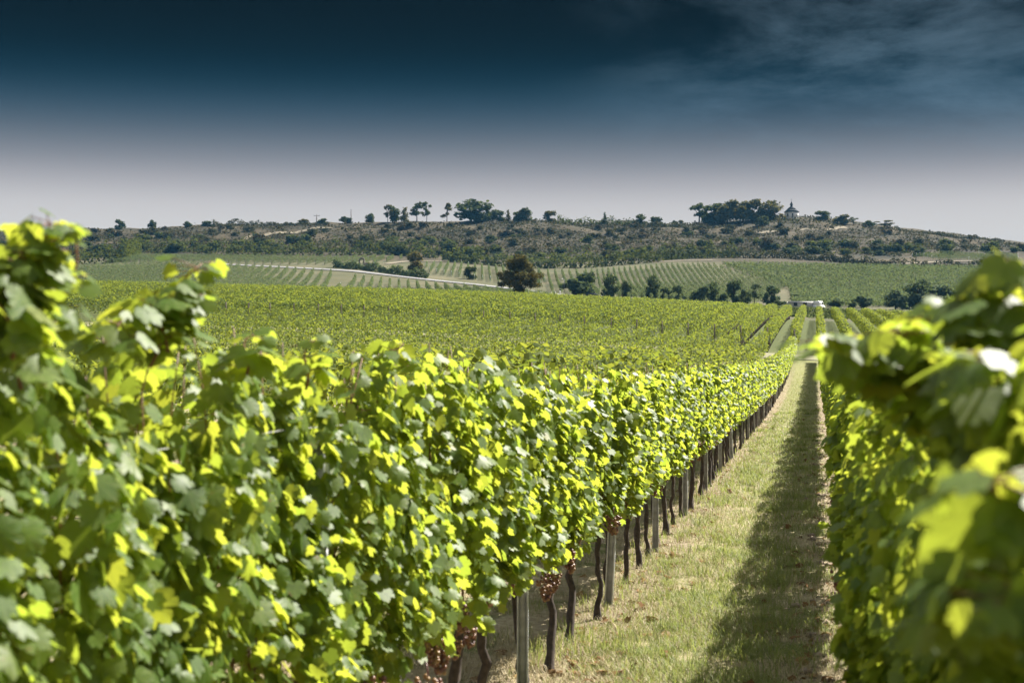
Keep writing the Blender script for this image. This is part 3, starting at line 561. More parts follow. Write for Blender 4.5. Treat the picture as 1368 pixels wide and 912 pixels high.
# ------------------------------------------------------------------ trees, shrubs, hedges
def crown_leaves(blobs, n, size, tv=CLUMP_V, tf=CLUMP_F, up=.35, shell=.55):
    w = np.array([b[3]*b[4]+b[4]*b[5]+b[3]*b[5] for b in blobs]); k = rng.choice(len(blobs), n, p=w/w.sum()); B = np.array(blobs)[k]
    d = unit(rng.normal(0, 1, (n, 3))); r = rng.uniform(shell, 1.08, n)[:, None]; P = B[:, :3]+d*r*B[:, 3:6]
    return leaves(P, d+np.array([0, 0, up])+rng.normal(0, .45, (n, 3)), rng.normal(0, 1, (n, 3))+np.array([0, 0, -.3]), size*rng.uniform(.6, 1.35, n), tv, tf, (-1, 2))
def tree_parts(style, seed):
    """unit tree: height 1, half-width .5"""
    r = random.Random(seed); bl = []; tb = MB()
    if style == 'round':
        for _ in range(20):
            a, q, z = r.random()*6.28, r.uniform(.05, .36), r.uniform(.16, .84); w = r.uniform(.13, .20); bl.append((q*math.cos(a), q*math.sin(a), z, w, w, w*.8))
        n, sz, th = 1500, .075, .3
    elif style == 'loose':
        for _ in range(13):
            a, q, z = r.random()*6.28, r.uniform(.05, .40), r.uniform(.28, .93); w = r.uniform(.08, .16); bl.append((q*math.cos(a), q*math.sin(a), z, w*1.2, w*1.2, w*.45))
        n, sz, th = 900, .06, .5
    elif style == 'conical':
        for k in range(12):
            z = .12+.8*k/12; a, q = r.random()*6.28, .22*(1-z); w = .06+.26*(1-z); bl.append((q*math.cos(a), q*math.sin(a), z, w, w, .09))
        n, sz, th = 600, .07, .2
    elif style == 'low':
        for _ in range(12):
            a, q, z = r.random()*6.28, r.uniform(.05, .36), r.uniform(.18, .78); w = r.uniform(.12, .2); bl.append((q*math.cos(a), q*math.sin(a), z, w, w, w))
        n, sz, th = 1200, .085, .15
    V, F = crown_leaves(bl, n, sz)
    tb.tube([(0, 0, -.04), (.01, 0, th*.5), (0, .01, th), (.01, 0, .72)], [.035, .026, .021, .008], 6)
    for b in bl[:9]:
        s0 = np.array((0, 0, min(th*r.uniform(.6, 1.2), b[2]*.8))); e = np.array(b[:3]); tb.tube([s0, (s0+e)/2+(0, 0, .03), e], [.02, .014, .006], 4)
    return V, F, tb
TV = {}
for stl in ('round', 'loose', 'conical', 'low'):
    for j in range(4):
        V, F, tb = tree_parts(stl, j*7+len(stl))
        for nm, m in (('g', TREE), ('b', TREE_OLD), ('v', TREE_VALLEY)):
            o = link_mesh('crown', V, F, m); me = o.data; bpy.data.objects.remove(o); TV[stl, j, nm] = me
        TV[stl, j, 't'] = mesh_of(tb, 'trunk', TBARK, True)
def tree(px, by, wpx, hpx, style, label, name='tree', Y=None, tone='g', group=None, cat='tree', dz=0.0):
    if Y is None: x, y = at(px, by)
    else: x, y = (px-CXP)/FPX*Y, Y
    z = h1(x, y); k = y/FPX; w = wpx*k; hh = hpx*k
    if Y is not None: hh = (CYP-(by-hpx))/FPX*y-z          # its foot may be hidden: the top is what is seen
    r = thing(name, (x, y, z-.1+dz), label, cat, group, rng.random()*6.28); j = int(rng.integers(4))
    for nm, me in (('crown', TV[style, j, tone]), ('trunk', TV[style, j, 't'])):
        o = obj(nm, me, r); o.scale = (w*1.2, w*1.2, hh*1.12)
    return r
RT = [
 (161, 307, 13, 15, 'low', 'small round lone tree at the far left end of the ridge'), (203, 305, 12, 13, 'low', 'second small lone tree on the bare left ridge'),
 (494, 298, 14, 15, 'round', 'small round tree at the left end of the middle ridge group'), (518, 297, 13, 23, 'loose', 'thin open-crowned tree leftmost of the tall ridge trees'),
 (527, 297, 18, 24, 'round', 'broad square-topped tree beside a thin open tree on the ridge'), (541, 297, 17, 21, 'conical', 'dark pointed dense tree right of the square-topped ridge tree'),
 (557, 296, 20, 28, 'loose', 'tallest airy tree of the pair with bare pale trunks'), (570, 296, 15, 26, 'loose', 'slender airy tree, right one of the bare-trunked pair'),
 (597, 295, 15, 24, 'loose', 'slim tiered tree standing alone left of the large dome tree'), (634, 296, 46, 28, 'round', 'large dome-shaped dark tree in the middle of the ridge'),
 (651, 296, 14, 26, 'loose', 'narrow tree pressed against the right side of the large dome tree'), (664, 296, 20, 17, 'low', 'low bushy tree right of the large dome tree'),
 (679, 296, 10, 17, 'conical', 'narrow pointed tree between bushy trees on the middle ridge'), (700, 296, 27, 20, 'round', 'broad ragged tree above the large valley tree'),
 (734, 297, 17, 16, 'round', 'small rounded tree right of the broad ragged ridge tree'), (808, 300, 9, 17, 'conical', 'small pointed conifer above the ridge hedge'),
 (856, 300, 15, 14, 'round', 'small ball-shaped tree alone on the right-middle skyline'), (876, 302, 18, 13, 'low', 'low bushy tree on the skyline right of the ball-shaped tree'),
 (901, 300, 8, 7, 'low', 'tiny bush on the skyline left of the chapel wood'), (910, 300, 8, 7, 'round', 'tiny umbrella-shaped bush left of the chapel wood'),
 (934, 298, 30, 29, 'loose', 'open spreading tree at the left edge of the chapel wood'), (955, 298, 32, 27, 'round', 'rounded tree second from the left in the chapel wood'),
 (972, 297, 34, 33, 'round', 'tallest dark tree of the wood beside the chapel'), (989, 296, 32, 30, 'round', 'tree just right of the tallest one in the chapel wood'),
 (1006, 296, 30, 30, 'round', 'gappy tree second from the chapel in the wood'), (1030, 295, 36, 26, 'round', 'broad dark tree nearest the chapel wall'), (1018, 301, 16, 14, 'low', 'low tree in front of the wood beside the chapel'),
 (946, 300, 18, 16, 'low', 'low dense tree under the open spreading tree'), (1100, 293, 21, 12, 'round', 'small spreading tree right of the chapel'), (1124, 299, 22, 13, 'low', 'dark bushy tree second to the right of the chapel'),
 (1140, 300, 12, 10, 'loose', 'wispy small tree beside the dark bushy tree right of the chapel'), (1160, 303, 20, 9, 'low', 'flat dark bush on the descending ridge'), (1182, 304, 26, 10, 'loose', 'flat-topped open tree last on the descending ridge'),
 (461, 299, 20, 11, 'low', 'bushy tree at the foot of the bare ridge pole'), (405, 300, 14, 8, 'low', 'low bush on the ridge left of the poles'), (430, 300, 14, 9, 'low', 'low bush on the ridge between the two poles'),
 (250, 304, 14, 9, 'low', 'dark low bush on the left skyline before the long thicket'), (277, 302, 14, 8, 'low', 'small bush at the start of the long skyline thicket'),
]
for r in RT: tree(*r[:6], group='trees along the ridge', tone='g' if rng.random() < .7 else 'b', dz=-.3)
VT = [
 (768, 398, 36, 27, 'low', 'wide teal-green tree at the left end of the roadside trees', 390), (784, 398, 30, 34, 'round', 'taller tree joined to the wide teal-green tree by the road', 396),
 (815, 400, 23, 33, 'round', 'rounded roadside tree right of the parked dark car', 386), (836, 400, 15, 28, 'round', 'small slim tree with a clear trunk beside the road', 386),
 (871, 403, 19, 34, 'round', 'upright tree standing right of the slim roadside tree', 388), (890, 403, 18, 20, 'low', 'low bushy tree third from the slim roadside tree', 392),
 (906, 404, 14, 23, 'round', 'small oval tree before the curving vine rows', 388), (923, 405, 20, 12, 'low', 'lowest bush in the line of trees before the curving rows', 394),
 (937, 408, 26, 28, 'round', 'broad tree, left half of the dense clump below the curving rows', 388), (953, 408, 22, 30, 'round', 'broad tree, right half of the dense clump below the curving rows', 394),
 (966, 409, 16, 18, 'low', 'small bush between two clumps of valley trees', 385), (981, 410, 22, 36, 'round', 'tallest pointed tree of the valley line', 390), (996, 410, 17, 24, 'round', 'slim tree right of the tallest valley tree', 386),
 (1008, 410, 18, 30, 'loose', 'open-crowned tree in the valley line left of the grey-roofed building', 394), (1031, 411, 23, 30, 'round', 'round dense tree nearest the grey-roofed building on its left', 388),
 (1041, 413, 20, 12, 'low', 'brownish bush at the gable of the grey-roofed building', 384), (1066, 407, 22, 14, 'loose', 'small tree behind the roof of the grey building', 424), (1118, 414, 24, 16, 'low', 'dark bush right of the grey-roofed building', 400),
 (1152, 414, 26, 20, 'low', 'dark pair-like bush in the valley right of the building', 400), (1140, 414, 14, 12, 'low', 'small low bush left of the dark bush in the valley', 396),
 (1196, 416, 32, 32, 'round', 'left tree of the large dark grove on the right', 395), (1228, 416, 42, 40, 'round', 'largest tree of the dark grove on the right', 405), (1252, 416, 40, 36, 'low', 'broad tree on the right side of the dark grove', 400), (1282, 418, 36, 32, 'low', 'lighter bushy tree closing the dark grove on its right', 398), (1310, 419, 30, 24, 'low', 'low outlying bush right of the dark grove', 396),
]
for r in VT: tree(*r[:6], Y=r[6], tone='v', group='trees in the valley')
tree(554, 364, 20, 27, 'round', 'small dark tree at the right end of the road hedge', tone='b', group='trees in the valley')
tree(628, 373, 17, 17, 'round', 'small pale tree among vines left of the large dark tree', tone='g', group='trees in the valley')
# the large tree in the middle: a dome over a wide ragged skirt, narrow foot
bx_, by_ = (693-CXP)/FPX*300, 300.0; bz = h1(bx_, by_); bt = thing('broad_tree', (bx_, by_, bz), 'large dark tree with a dome over wide drooping skirts beyond the green field', 'tree')
top = (CYP-336)/FPX*300-bz; k = top/10.0
bl = []
rr = random.Random(3)
for _ in range(26):
    a, q = rr.random()*6.28, rr.uniform(.2, 2.6); z = rr.uniform(5.6, 9.0); f = 1-max(0, z-6.8)/4.6; w = rr.uniform(.8, 1.25); bl.append((q*f*math.cos(a), q*f*math.sin(a), z, w, w, w*.8))
for _ in range(70):
    a = rr.random()*6.28; q = 4.5*math.sqrt(rr.uniform(.03, 1)); z = rr.uniform(4.7, 6.9)-.30*q+.3*math.sin(3*a); w = rr.uniform(.65, 1.15); bl.append((q*math.cos(a), q*math.sin(a), z, w, w, w*.65))
for _ in range(18):
    a, q, z = rr.random()*6.28, rr.uniform(.1, 1.3), rr.uniform(.5, 3.6); w = rr.uniform(.55, .95); bl.append((q*math.cos(a), q*math.sin(a), z, w, w, w))
bl = [(a, b, c*k, d, e, f) for a, b, c, d, e, f in bl]
V, F = crown_leaves(bl, 17000, .26, shell=.4); link_mesh('crown', V, F, TREE_OLD, bt)
tb = MB().tube([(0, 0, -.2), (.1, 0, 2), (0, .1, 4.5), (.1, 0, 8)], [.45, .36, .28, .08], 8)
for b in bl[::4]: tb.tube([(0, 0, min(3.2, b[2]*.6)), (b[0]*.5, b[1]*.5, b[2]*.85), b[:3]], [.14, .09, .03], 5)
tb.build('trunk', TBARK, bt, True)

# shrubs on the hillside
SV = []
for j in range(6):
    bl = []; r = random.Random(40+j)
    for _ in range(9):
        a, q, z = r.random()*6.28, r.uniform(.0, .36), r.uniform(.15, .62); w = r.uniform(.14, .26); bl.append((q*math.cos(a), q*math.sin(a), z, w, w, w*.9))
    V, F = crown_leaves(bl, 420, .11); row = []
    for m in (BUSH, BUSH_DRY, TREE): o = link_mesh('shrub', V, F, m); row.append(o.data); bpy.data.objects.remove(o)
    SV.append(row)
def shrub(x, y, w, hh, tone, label, group):
    o = obj('shrub', SV[int(rng.integers(6))][tone]); o.location = (x, y, h1(x, y)-.15*hh); o.scale = (w, w, hh); o.rotation_euler = (0, 0, rng.random()*6.28)
    tag(o, label, 'shrub', group)
foot = ([-100, 80, 200, 330, 480, 600, 700, 760, 860, 960, 1100, 1200, 1340, 1450], [352, 351, 337, 339, 339, 345, 352, 352, 347, 343, 340, 344, 336, 338])
crest = ([-100, 80, 280, 450, 700, 830, 900, 1060, 1150, 1200, 1300, 1368, 1450], [316, 311, 305, 303, 301, 304, 305, 298, 305, 310, 322, 329, 338])
cnt = 0
zones = ['left end of the wooded hillside', 'left-middle wooded hillside', 'hillside above the large dark tree', 'hillside left of the chapel', 'hillside below the chapel', 'bare right shoulder of the hill']
zb = [-100, 260, 480, 720, 900, 1120, 1500]
for i in range(900):
    if cnt >= 298: break
    px = rng.uniform(-60, 1420); yb = np.interp(px, *foot); yt = np.interp(px, *crest); f = rng.random()**1.1
    py = yb+(yt-yb)*f
    if px > 1130 and f > .45 and rng.random() < .7: continue
    if rng.random() < .3*f: continue
    x, y = at(px, py); w = rng.uniform(6, 13)*(1-.4*f); hh = w*rng.uniform(.5, .8)
    tone = 2 if rng.random() < .85-f else (0 if rng.random() < .72 else 1)
    z = int(np.searchsorted(zb, px))-1
    band = 'foot' if f < .3 else ('middle' if f < .65 else 'upper part')
    col = ['dark green', 'brownish', 'deep green'][tone]
    shrub(x, y, w, hh, tone, f'{col} rounded shrub on the {band} of the {zones[z]}', f'{col} shrubs on the {band} of the {zones[z]}'); cnt += 1
def hedge(pts, w, hh, label, tone=BUSH, dens=26, size=.8):
    P = np.array([at(*p) for p in pts]); d = np.r_[0, np.cumsum(np.linalg.norm(np.diff(P, axis=0), axis=1))]; n = int(d[-1]*dens)
    q = rng.uniform(0, d[-1], n); xy = np.c_[np.interp(q, d, P[:, 0]), np.interp(q, d, P[:, 1])]
    hv = hh*(.8+.28*np.sin(q*.45+1)+.14*np.sin(q*1.3)); a = rng.uniform(0, math.pi, n); lat = np.cos(a)*w/2; z = np.maximum(np.sin(a), .0)**.6*hv*rng.uniform(.75, 1.05, n)
    low = rng.random(n) < .4; z[low] *= rng.random(low.sum())
    xy = xy+rng.normal(0, .3, (n, 2)); xy[:, 1] += lat
    c = np.array([xy[0, 0]*0+P[0, 0], P[0, 1], h1(*P[0])]); Pn = np.c_[xy, H(xy[:, 0], xy[:, 1])+z]
    V, F = leaves(Pn, np.c_[rng.normal(0, .5, n), np.cos(a), np.sin(a)+.2]+rng.normal(0, .35, (n, 3)), rng.normal(0, 1, (n, 3)), size*rng.uniform(.6, 1.3, n), CLUMP_V, CLUMP_F, (-1, 2))
    o = link_mesh('hedge', V-c, F, tone); o.location = c; tag(o, label, 'hedge')
hedge([(446, 357), (480, 360), (520, 365), (571, 372.5)], 3.0, 2.9, 'dark clipped hedge lining the upper side of the pale road', TREE_VALLEY, dens=60, size=.5)
hedge([(590, 348), (640, 353), (700, 358), (740, 358)], 5, 5, 'dark thicket edging the foot of the hill behind the large tree', TREE)
hedge([(735, 358), (790, 357), (840, 353), (885, 349)], 6, 6, 'tall dark hedge above the curving vine rows, left stretch', TREE)
hedge([(885, 348), (930, 345), (985, 344.5)], 6, 6.5, 'tall dark hedge above the curving vine rows, right stretch', TREE)
hedge([(985, 344), (1050, 345), (1110, 349), (1160, 354), (1212, 357)], 5, 3.6, 'long hedge along the top of the far right vineyard')
hedge([(1217, 357), (1270, 358), (1352, 358)], 5, 3.4, 'low hedge under the terrace at the right foot of the hill')
hedge([(90, 352), (140, 352), (165, 350), (185, 339)], 8, 8, 'thick dark scrub hedge at the left foot of the hill', TREE)
hedge([(190, 337), (250, 337), (330, 340), (400, 341)], 7, 7, 'dark tree belt above the upper left vine block, left stretch', TREE)
hedge([(400, 341), (450, 341), (530, 340), (585, 345)], 7, 7.5, 'dark tree belt above the upper left vine block, right stretch', TREE)
hedge([(283, 303.5), (310, 302), (330, 301.5), (362, 301)], 5, 3.4, 'long low thicket on the left skyline', size=.7)
hedge([(363, 301), (390, 300.5), (440, 300)], 3, 1.6, 'thin low hedge on the left-middle skyline', size=.6)
hedge([(745, 299), (790, 301), (845, 302)], 5, 4.6, 'dark hedge on the skyline right of the middle trees', TREE, size=.7)
hedge([(846, 303), (880, 304), (915, 303)], 5, 3, 'low scrub hedge on the skyline left of the chapel wood', size=.7)
hedge([(1195, 306), (1250, 313), (1300, 319), (1340, 323)], 3, 1.6, 'thin broken hedge following the descending right skyline', size=.6)

# low scrub over the whole hill
n = 170000; px = rng.uniform(-120, 1500, n); f = rng.random(n); Y = 585+f*232; X = (px-CXP)/FPX*Y
Zs = H(X, Y); py = CYP-FPX*Zs/Y; ok = py < np.interp(px, *foot)-1
dn = vnoise(X, Y, 13, 3)+.7*vnoise(X, Y, 5, 6)-.5*(f-.35)-1.6*np.clip((f-.78)/.1, 0, 1)*((px < 640) | (px > 1130)); ok &= dn > rng.normal(-.2, .4, n)
P = np.c_[X, Y, Zs+rng.random(n)**2*1.3][ok]; m_ = len(P)
V, F = leaves(P, np.array([0, -.3, .8])+rng.normal(0, .5, (m_, 3)), rng.normal(0, 1, (m_, 3))+np.array([0, 0, .5]), rng.uniform(.5, 1.25, m_), CLUMP_V, CLUMP_F, (-1, 2))
ff = f[ok]; mi = np.repeat(np.where(ff < .2+.15*rng.random(m_), 2, (rng.random(m_) < .4).astype(int)), 3)
tag(link_mesh('scrub', V, F, [BUSH, BUSH_DRY, TREE], None, False, mi), 'low mixed scrub and dry growth covering the hillside', 'scrub', kind='stuff')

# ------------------------------------------------------------------ chapel, building, arch, poles, vehicles
cx, cy = (1057.3-CXP)/FPX*795, 795.0; cz = h1(cx, cy)-.3
ch = thing('chapel', (cx, cy, cz), 'small white octagonal chapel with slate roof and lantern on the hilltop', 'chapel')
def ring(r, z, k=8, rot=math.pi/8, sx=1.0): return [(r*sx*math.cos(rot+i*2*math.pi/k), r*math.sin(rot+i*2*math.pi/k), z) for i in range(k)]
MB().prism(ring(3.95, 0), ring(3.95, 3.9)).prism(ring(4.1, -.3), ring(4.1, .35)).build('wall', PLASTER, ch)
rf = MB().prism(ring(4.45, 3.85), ring(2.9, 5.3)).prism(ring(2.9, 5.3), ring(1.25, 6.75)).build('roof', SLATE, ch)
MB().prism(ring(.72, 6.7), ring(.66, 8.0)).prism(ring(.98, 8.0), ring(.85, 8.35)).prism(ring(.85, 8.35), ring(.5, 8.9)).prism(ring(.5, 8.9), ring(.1, 10.0)).build('lantern', SLATE, rf)
MB().box((0, 0, 10.7), (.14, .14, 1.5)).box((0, 0, 11.0), (.75, .13, .14)).build('cross', METAL, rf)
for a in (-90-45, -90, -90+45):
    a = math.radians(a); q = 3.95*math.cos(math.pi/8)+.03; c, s = math.cos(a), math.sin(a); mb = MB()
    poly = [(-.42, 1.3), (.42, 1.3), (.42, 2.7), (.25, 3.0), (0, 3.1), (-.25, 3.0), (-.42, 2.7)]
    mb.prism([(q*c-s*u, q*s+c*u, z) for u, z in poly], [((q-.1)*c-s*u, (q-.1)*s+c*u, z) for u, z in poly]); mb.build('window', DARK, ch)
mb = MB(); mb.prism([(-3.7, -1.3, 2.6), (-5.2, -1.3, 2.0), (-5.2, -1.3, 1.85), (-3.7, -1.3, 2.4)], [(-3.7, 1.3, 2.6), (-5.2, 1.3, 2.0), (-5.2, 1.3, 1.85), (-3.7, 1.3, 2.4)]); po = mb.build('porch_roof', SLATE, ch)
for sy in (-1, 1): MB().box((-5.0, sy*1.1, .9), (.16, .16, 2.0)).build('porch_post', WOODP, ch)

hx, hy = (1072-CXP)/FPX*392, 392.0; hz = h1(hx, hy)
hs = thing('farm_building', (hx, hy, hz), 'long low building with grey pitched roof and white gable in the valley', 'building')
top = (CYP-404.5)/FPX*392-hz; ev = max(1.6, top-2.0); hw, hd = 4.4, 3.4
mb = MB(); mb.prism([(-hw, -hd, 0), (-hw, hd, 0), (-hw, hd, ev), (-hw, 0, top-.12), (-hw, -hd, ev)], [(hw, -hd, 0), (hw, hd, 0), (hw, hd, ev), (hw, 0, top-.12), (hw, -hd, ev)]); mb.build('wall', PLASTER, hs)
rf = MB().prism([(-hw-.15, -hd-.4, ev-.2), (-hw-.15, 0, top), (-hw-.15, 0, top-.1), (-hw-.15, -hd-.4, ev-.3)], [(hw+.15, -hd-.4, ev-.2), (hw+.15, 0, top), (hw+.15, 0, top-.1), (hw+.15, -hd-.4, ev-.3)]).prism([(-hw-.15, hd+.4, ev-.2), (-hw-.15, .01, top), (-hw-.15, .01, top-.1), (-hw-.15, hd+.4, ev-.3)], [(hw+.15, hd+.4, ev-.2), (hw+.15, .01, top), (hw+.15, .01, top-.1), (hw+.15, hd+.4, ev-.3)]).build('roof', TILE, hs)
MB().box((-.6, -2.3, top-1.0), (1.0, 1.2, .8)).build('dormer', WHITEP, rf)
for u in (-2.6, 0, 2.6): MB().box((u, -hd-.01, ev*.5), (1.0, .08, .9)).build('window', DARK, hs)

def vehicle(name, loc, rz, label, cat, paint, van):
    r = thing(name, loc, label, cat, None, rz); Ln, Wd, Hh = (4.9, 1.9, 2.0) if van else (4.3, 1.75, 1.45)
    lo = [(-Ln/2, .35), (-Ln/2+.05, .85), (Ln/2-1.3, .95), (Ln/2-.15, .78), (Ln/2, .55), (Ln/2-.05, .3), (-Ln/2+.1, .28)]
    MB().prism([(x, -Wd/2, z) for x, z in lo], [(x, Wd/2, z) for x, z in lo]).build('body', paint, r)
    up = [(-Ln/2+.1, .85), (-Ln/2+(.12 if van else .6), Hh-.04), (-Ln/2+.5+(0 if van else .5), Hh), (Ln/2-(1.7 if van else 2.0), Hh-.02), (Ln/2-1.15, .95)]
    wi = Wd/2-.12; MB().prism([(x, -wi, z) for x, z in up], [(x, wi, z) for x, z in up]).build('cabin', paint, r)
    for sy in (-1, 1):
        y = sy*(wi+.012); gl = [(Ln/2-2.5, 1.02), (Ln/2-2.4, Hh-.18), (Ln/2-1.8, Hh-.18), (Ln/2-1.35, 1.02)]
        if not van: gl[0] = (-Ln/2+.7, 1.0); gl[1] = (-Ln/2+1.0, Hh-.15)
        MB().prism([(x, y-.01, z) for x, z in gl], [(x, y+.01, z) for x, z in gl]).build('side_window', GLASS, r)
    fa, fb = np.array((Ln/2-1.13, 1.0)), np.array((Ln/2-(1.66 if van else 1.95), Hh-.1))
    MB().prism([(fa[0]+.03, -wi+.1, fa[1]), (fa[0]+.03, wi-.1, fa[1]), (fa[0], wi-.1, fa[1]), (fa[0], -wi+.1, fa[1])], [(fb[0]+.03, -wi+.15, fb[1]), (fb[0]+.03, wi-.15, fb[1]), (fb[0], wi-.15, fb[1]), (fb[0], -wi+.15, fb[1])]).build('windscreen', GLASS, r)
    for x in (-Ln/2+.85, Ln/2-.85):
        for sy in (-1, 1):
            mb = MB(); a = np.linspace(0, 6.283, 16, endpoint=False); mb.prism([(x+.32*math.cos(t), sy*(Wd/2-.2), .32+.32*math.sin(t)) for t in a], [(x+.32*math.cos(t), sy*(Wd/2+.01), .32+.32*math.sin(t)) for t in a]); w_ = mb.build('wheel', RUBBER, r)
            MB().prism([(x+.19*math.cos(t), sy*(Wd/2+.005), .32+.19*math.sin(t)) for t in a], [(x+.19*math.cos(t), sy*(Wd/2+.025), .32+.19*math.sin(t)) for t in a]).build('rim', METAL, w_)
    for sy in (-1, 1): MB().box((Ln/2-.12, sy*.6, .68), (.14, .3, .13)).build('headlight', WHITEP, r)
    return r
vx, vy = (1094-CXP)/FPX*388, 388.0; vz = h1(vx, vy); vehicle('parked_van', (vx, vy, max(vz, (CYP-406.8)/FPX*388-2.0)), math.radians(60), 'white rounded van parked at the right end of the grey-roofed building', 'van', WHITEP, True)
vx, vy = (794-CXP)/FPX*380, 380.0; vehicle('parked_car', (vx, vy, max(h1(vx, vy), (CYP-393.2)/FPX*380-1.45)), math.radians(-15), 'dark car half hidden under the roadside trees', 'car', CARP, False)

ax, ay = at(483.5, 354.5); az = h1(ax, ay); ar = thing('stone_arch', (ax, ay, az), 'small dark freestanding arch above the road hedge', 'arch')
a = np.linspace(0, math.pi, 9); w0, w1, hh = .62, 1.1, 1.75; mb = MB()
for i in range(8):
    q = [(w0*math.cos(a[i]), hh+w0*math.sin(a[i])), (w1*math.cos(a[i]), hh+w1*math.sin(a[i])*1.15), (w1*math.cos(a[i+1]), hh+w1*math.sin(a[i+1])*1.15), (w0*math.cos(a[i+1]), hh+w0*math.sin(a[i+1]))]
    mb.prism([(x, -.5, z) for x, z in q], [(x, .5, z) for x, z in q])
mb.build('arch_ring', STONE, ar)
for sx in (-1, 1): MB().box((sx*(w0+w1)/2, 0, hh/2-.05), (w1-w0+.05, 1.0, hh+.1)).build('pier', STONE, ar)
wx, wy = at(494, 354.5); wl = MB()
for i in range(7): wl.box((-1.9+i*.62, rng.normal(0, .03), .5+rng.normal(0, .05)), (.6, .5, 1.2+rng.normal(0, .08)))
o = wl.build('stone_wall', STONE); o.location = (wx, wy, h1(wx, wy)); tag(o, 'low brown stone wall right beside the dark arch', 'wall')

for px, ty, by, lab, arm in ((423, 286.5, 299, 'wooden pole with crossarm on the left-middle skyline', True), (469, 280.5, 300, 'bare tall pole beside a bush on the skyline', False)):
    x, y = at(px, by+2); y = min(y, 800); x = (px-CXP)/FPX*y; z = h1(x, y); top = (CYP-ty)/FPX*y-z; r = thing('utility_pole', (x, y, z), lab, 'pole', 'poles on the skyline')
    MB().tube([(0, 0, -.3), (0, 0, top)], [.26, .17], 8).build('shaft', WOODP, r)
    if arm:
        MB().box((0, -.2, top-.7), (3.4, .18, .2)).build('crossarm', WOODP, r)
        for u in (-1.5, 0, 1.5): MB().tube([(u, -.2, top-.6), (u, -.2, top-.2)], [.12, .1], 6).build('insulator', STONE, r)
    else: MB().box((0, 0, top+.05), (.5, .5, .14)).build('cap', METAL, r)
x, y = (753.5-CXP)/FPX*384, 384.0; z = h1(x, y); top = (CYP-373)/FPX*384-z; r = thing('street_lamp', (x, y, z), 'slim grey lamp pole beside the wide teal-green roadside tree', 'street lamp')
MB().tube([(0, 0, 0), (0, 0, top)], [.075, .05], 8).build('pole', METAL, r); MB().tube([(0, 0, top-.05), (-.25, -.05, top+.08), (-.5, -.1, top+.1)], .04, 6).build('arm', METAL, r)
MB().prism([(-.85, -.25, top+.05), (-.35, -.25, top+.08), (-.35, .1, top+.08), (-.85, .1, top+.05)], [(-.8, -.2, top+.17), (-.4, -.2, top+.22), (-.4, .05, top+.22), (-.8, .05, top+.17)]).build('lamp_head', WHITEP, r)
x, y = (748-CXP)/FPX*382, 382.0; z = h1(x, y); top = max(1.1, (CYP-385.6)/FPX*382-z); r = thing('marker_post', (x, y, z), 'short white marker post with dark top left of the roadside trees', 'post')
MB().tube([(0, 0, -.1), (0, 0, top-.45)], [.13, .12], 8).build('shaft', WHITEP, r); MB().prism(ring(.16, top-.45, 8), ring(.12, top, 8)).build('cap', DARK, r)

# ------------------------------------------------------------------ ground cover in the aisle
def blades(s, t, L_, w, lean, lying=0.0):
    n = len(s); x, y = s*ST+t*CT, s*CT-t*ST; z = H(x, y)+.0; a = rng.uniform(0, 6.28, n); d = np.c_[np.cos(a), np.sin(a), np.zeros(n)]; sdv = np.c_[-np.sin(a), np.cos(a), np.zeros(n)]
    B = np.c_[x, y, z]; up = np.array([0, 0, 1.])
    l1 = lean*rng.uniform(.3, 1.2, n); M = B+(d*np.sin(l1)[:, None]+up*np.cos(l1)[:, None])*(L_*.55)[:, None]; l2 = np.minimum(l1*1.9+.1, 1.62); E = M+(d*np.sin(l2)[:, None]+up*np.cos(l2)[:, None])*(L_*.5)[:, None]
    E[:, 2] = np.maximum(E[:, 2], z+.006); M[:, 2] = np.maximum(M[:, 2], z+.008)
    w = w[:, None]; V = np.stack([B-sdv*w, B+sdv*w, M+sdv*w*.8, M-sdv*w*.8, E], 1).reshape(-1, 3)
    F = (np.array([(0, 1, 2), (0, 2, 3), (3, 2, 4)])[None]+(np.arange(n)*5)[:, None, None]).reshape(-1, 3); return V, F
def scatter(n, s0, s1, t0, t1):                # denser towards the camera
    s = 1/rng.uniform(1/s1, 1/s0, n); return s, rng.uniform(t0, t1, n)
s, t = scatter(150000, 7.5, 118, -3.9, .42); g = vnoise(s, t, .9, 8)+.6*vnoise(s, t, .35, 9); mid = np.exp(-((t+.75)/.62)**2); far = np.clip((s-16)/14, 0, 1)
keep = (1.25*g+.95*mid-.55+.9*far*mid+.2*(t < -2.2)) > rng.normal(0, .22, len(s)); s, t = s[keep], t[keep]; k = np.clip(s/14, 1, 3.2); tuft = np.clip(vnoise(s, t, .5, 12), 0, 1)
V, F = blades(s, t, rng.uniform(.035, .085, len(s))*(1+1.1*tuft), rng.uniform(.0016, .003, len(s))*k, .75)
tag(link_mesh('grass', V, F, GRASS), 'short green grass growing along the middle of the aisle', 'grass', kind='stuff')
s, t = scatter(190000, 7.5, 110, -4.2, .5); g = vnoise(s, t, .7, 15); keep = (g+.15) > rng.normal(0, .35, len(s)); s, t = s[keep], t[keep]; k = np.clip(s/14, 1, 3)
V, F = blades(s, t, rng.uniform(.04, .13, len(s)), rng.uniform(.0012, .0026, len(s))*k, 1.25)
tag(link_mesh('dry_grass', V, F, STRAW), 'pale mown straw lying over the aisle', 'dry grass', kind='stuff')
s, t = scatter(7000, 7.5, 45, -2.05, -1.3); k = np.clip(s/14, 1, 3); V, F = blades(s, t, rng.uniform(.08, .24, len(s))*np.clip(vnoise(s, t, .6, 21)+.5, .2, 1), rng.uniform(.0016, .003, len(s))*k, .5)
tag(link_mesh('tall_grass', V, F, GRASS), 'taller grass tufts around the vine trunks left of the aisle', 'grass', kind='stuff')
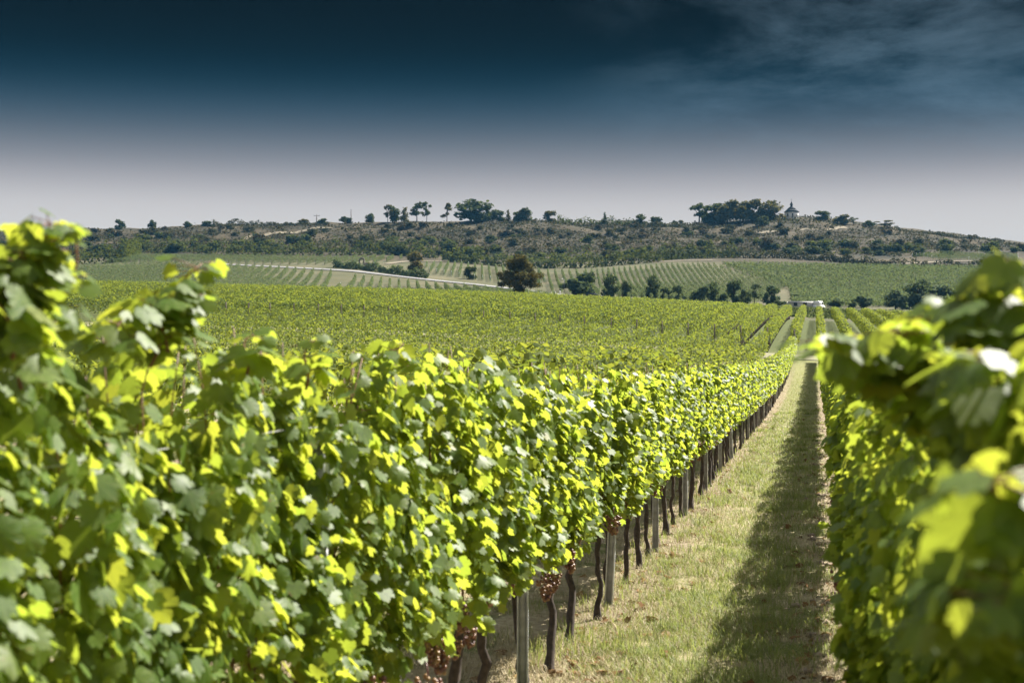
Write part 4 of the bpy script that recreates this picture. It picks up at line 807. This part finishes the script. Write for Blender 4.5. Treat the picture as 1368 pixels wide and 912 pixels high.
cs, ct = scatter(330, 8, 60, -1.6, .15); rep = rng.integers(25, 70, len(cs)); s = np.repeat(cs, rep); t = np.repeat(ct, rep); rad = np.repeat(rng.uniform(.04, .12, len(cs)), rep); s = s+rng.normal(0, 1, len(s))*rad; t = t+rng.normal(0, 1, len(t))*rad; k = np.clip(s/14, 1, 3)
V, F = blades(s, t, rng.uniform(.06, .17, len(s)), rng.uniform(.0018, .0034, len(s))*k, .7)
tag(link_mesh('grass_tufts', V, F, GRASS), 'coarse green grass tufts scattered over the aisle', 'grass', kind='stuff')
n = 520; s = 1/rng.uniform(1/50, 1/7.5, n); t = np.where(rng.random(n) < .5, rng.normal(-1.65, .25, n), rng.normal(.05, .3, n)); x, y = st(s, t)
V, F = leaves(np.c_[x, y, H(x, y)+.03], np.array([0, 0, 1.])+rng.normal(0, .4, (n, 3)), rng.normal(0, 1, (n, 3)), rng.uniform(.04, .09, n), curl=(1, 4))
tag(link_mesh('fallen_leaves', V, F, leafmat('dead_leaf', [(0, (.10, .05, .02)), (.6, (.20, .11, .045)), (1, (.30, .22, .08))], (.2, .12, .04), .2, .8, .1)), 'brown fallen vine leaves along the edges of the aisle', 'leaves', kind='stuff')
SOILM = plain('clod_soil', (.20, .15, .10), .95, .4, 25, bump=.5)
mb = MB()
for _ in range(700):
    s = 1/rng.uniform(1/60, 1/7); t = rng.normal(.16, .16); x, y = st(s, t); q = .008+.045*rng.random()**3; mb.add(IV*(1+rng.normal(0, .22, (len(IV), 1)))*np.array((q, q*rng.uniform(.7, 1.2), q*.6))+(x, y, h1(x, y)+q*.2), IF)
tag(mb.build('soil_clods', SOILM), 'dry brown earth clods at the foot of the right row', 'soil', kind='stuff')

# ------------------------------------------------------------------ haze
mh = bpy.data.materials.new('haze_air'); mh.use_nodes = True; t = mh.node_tree; t.nodes.clear()
pv = t.nodes.new('ShaderNodeVolumePrincipled'); pv.inputs['Color'].default_value = (.16, .50, .86, 1); pv.inputs['Density'].default_value = .000065; pv.inputs['Anisotropy'].default_value = 0.0
oo = t.nodes.new('ShaderNodeOutputMaterial'); t.links.new(pv.outputs[0], oo.inputs['Volume'])
zb_, zt_ = float(GZ.min())-1.0, 84.0
hb = MB().box((0, 670, (zb_+zt_)/2), (3240, 1860, zt_-zb_)).build('haze', mh); tag(hb, 'thin bluish air over the valley', 'haze', kind='stuff')
print('OBJECTS', len(bpy.data.objects))
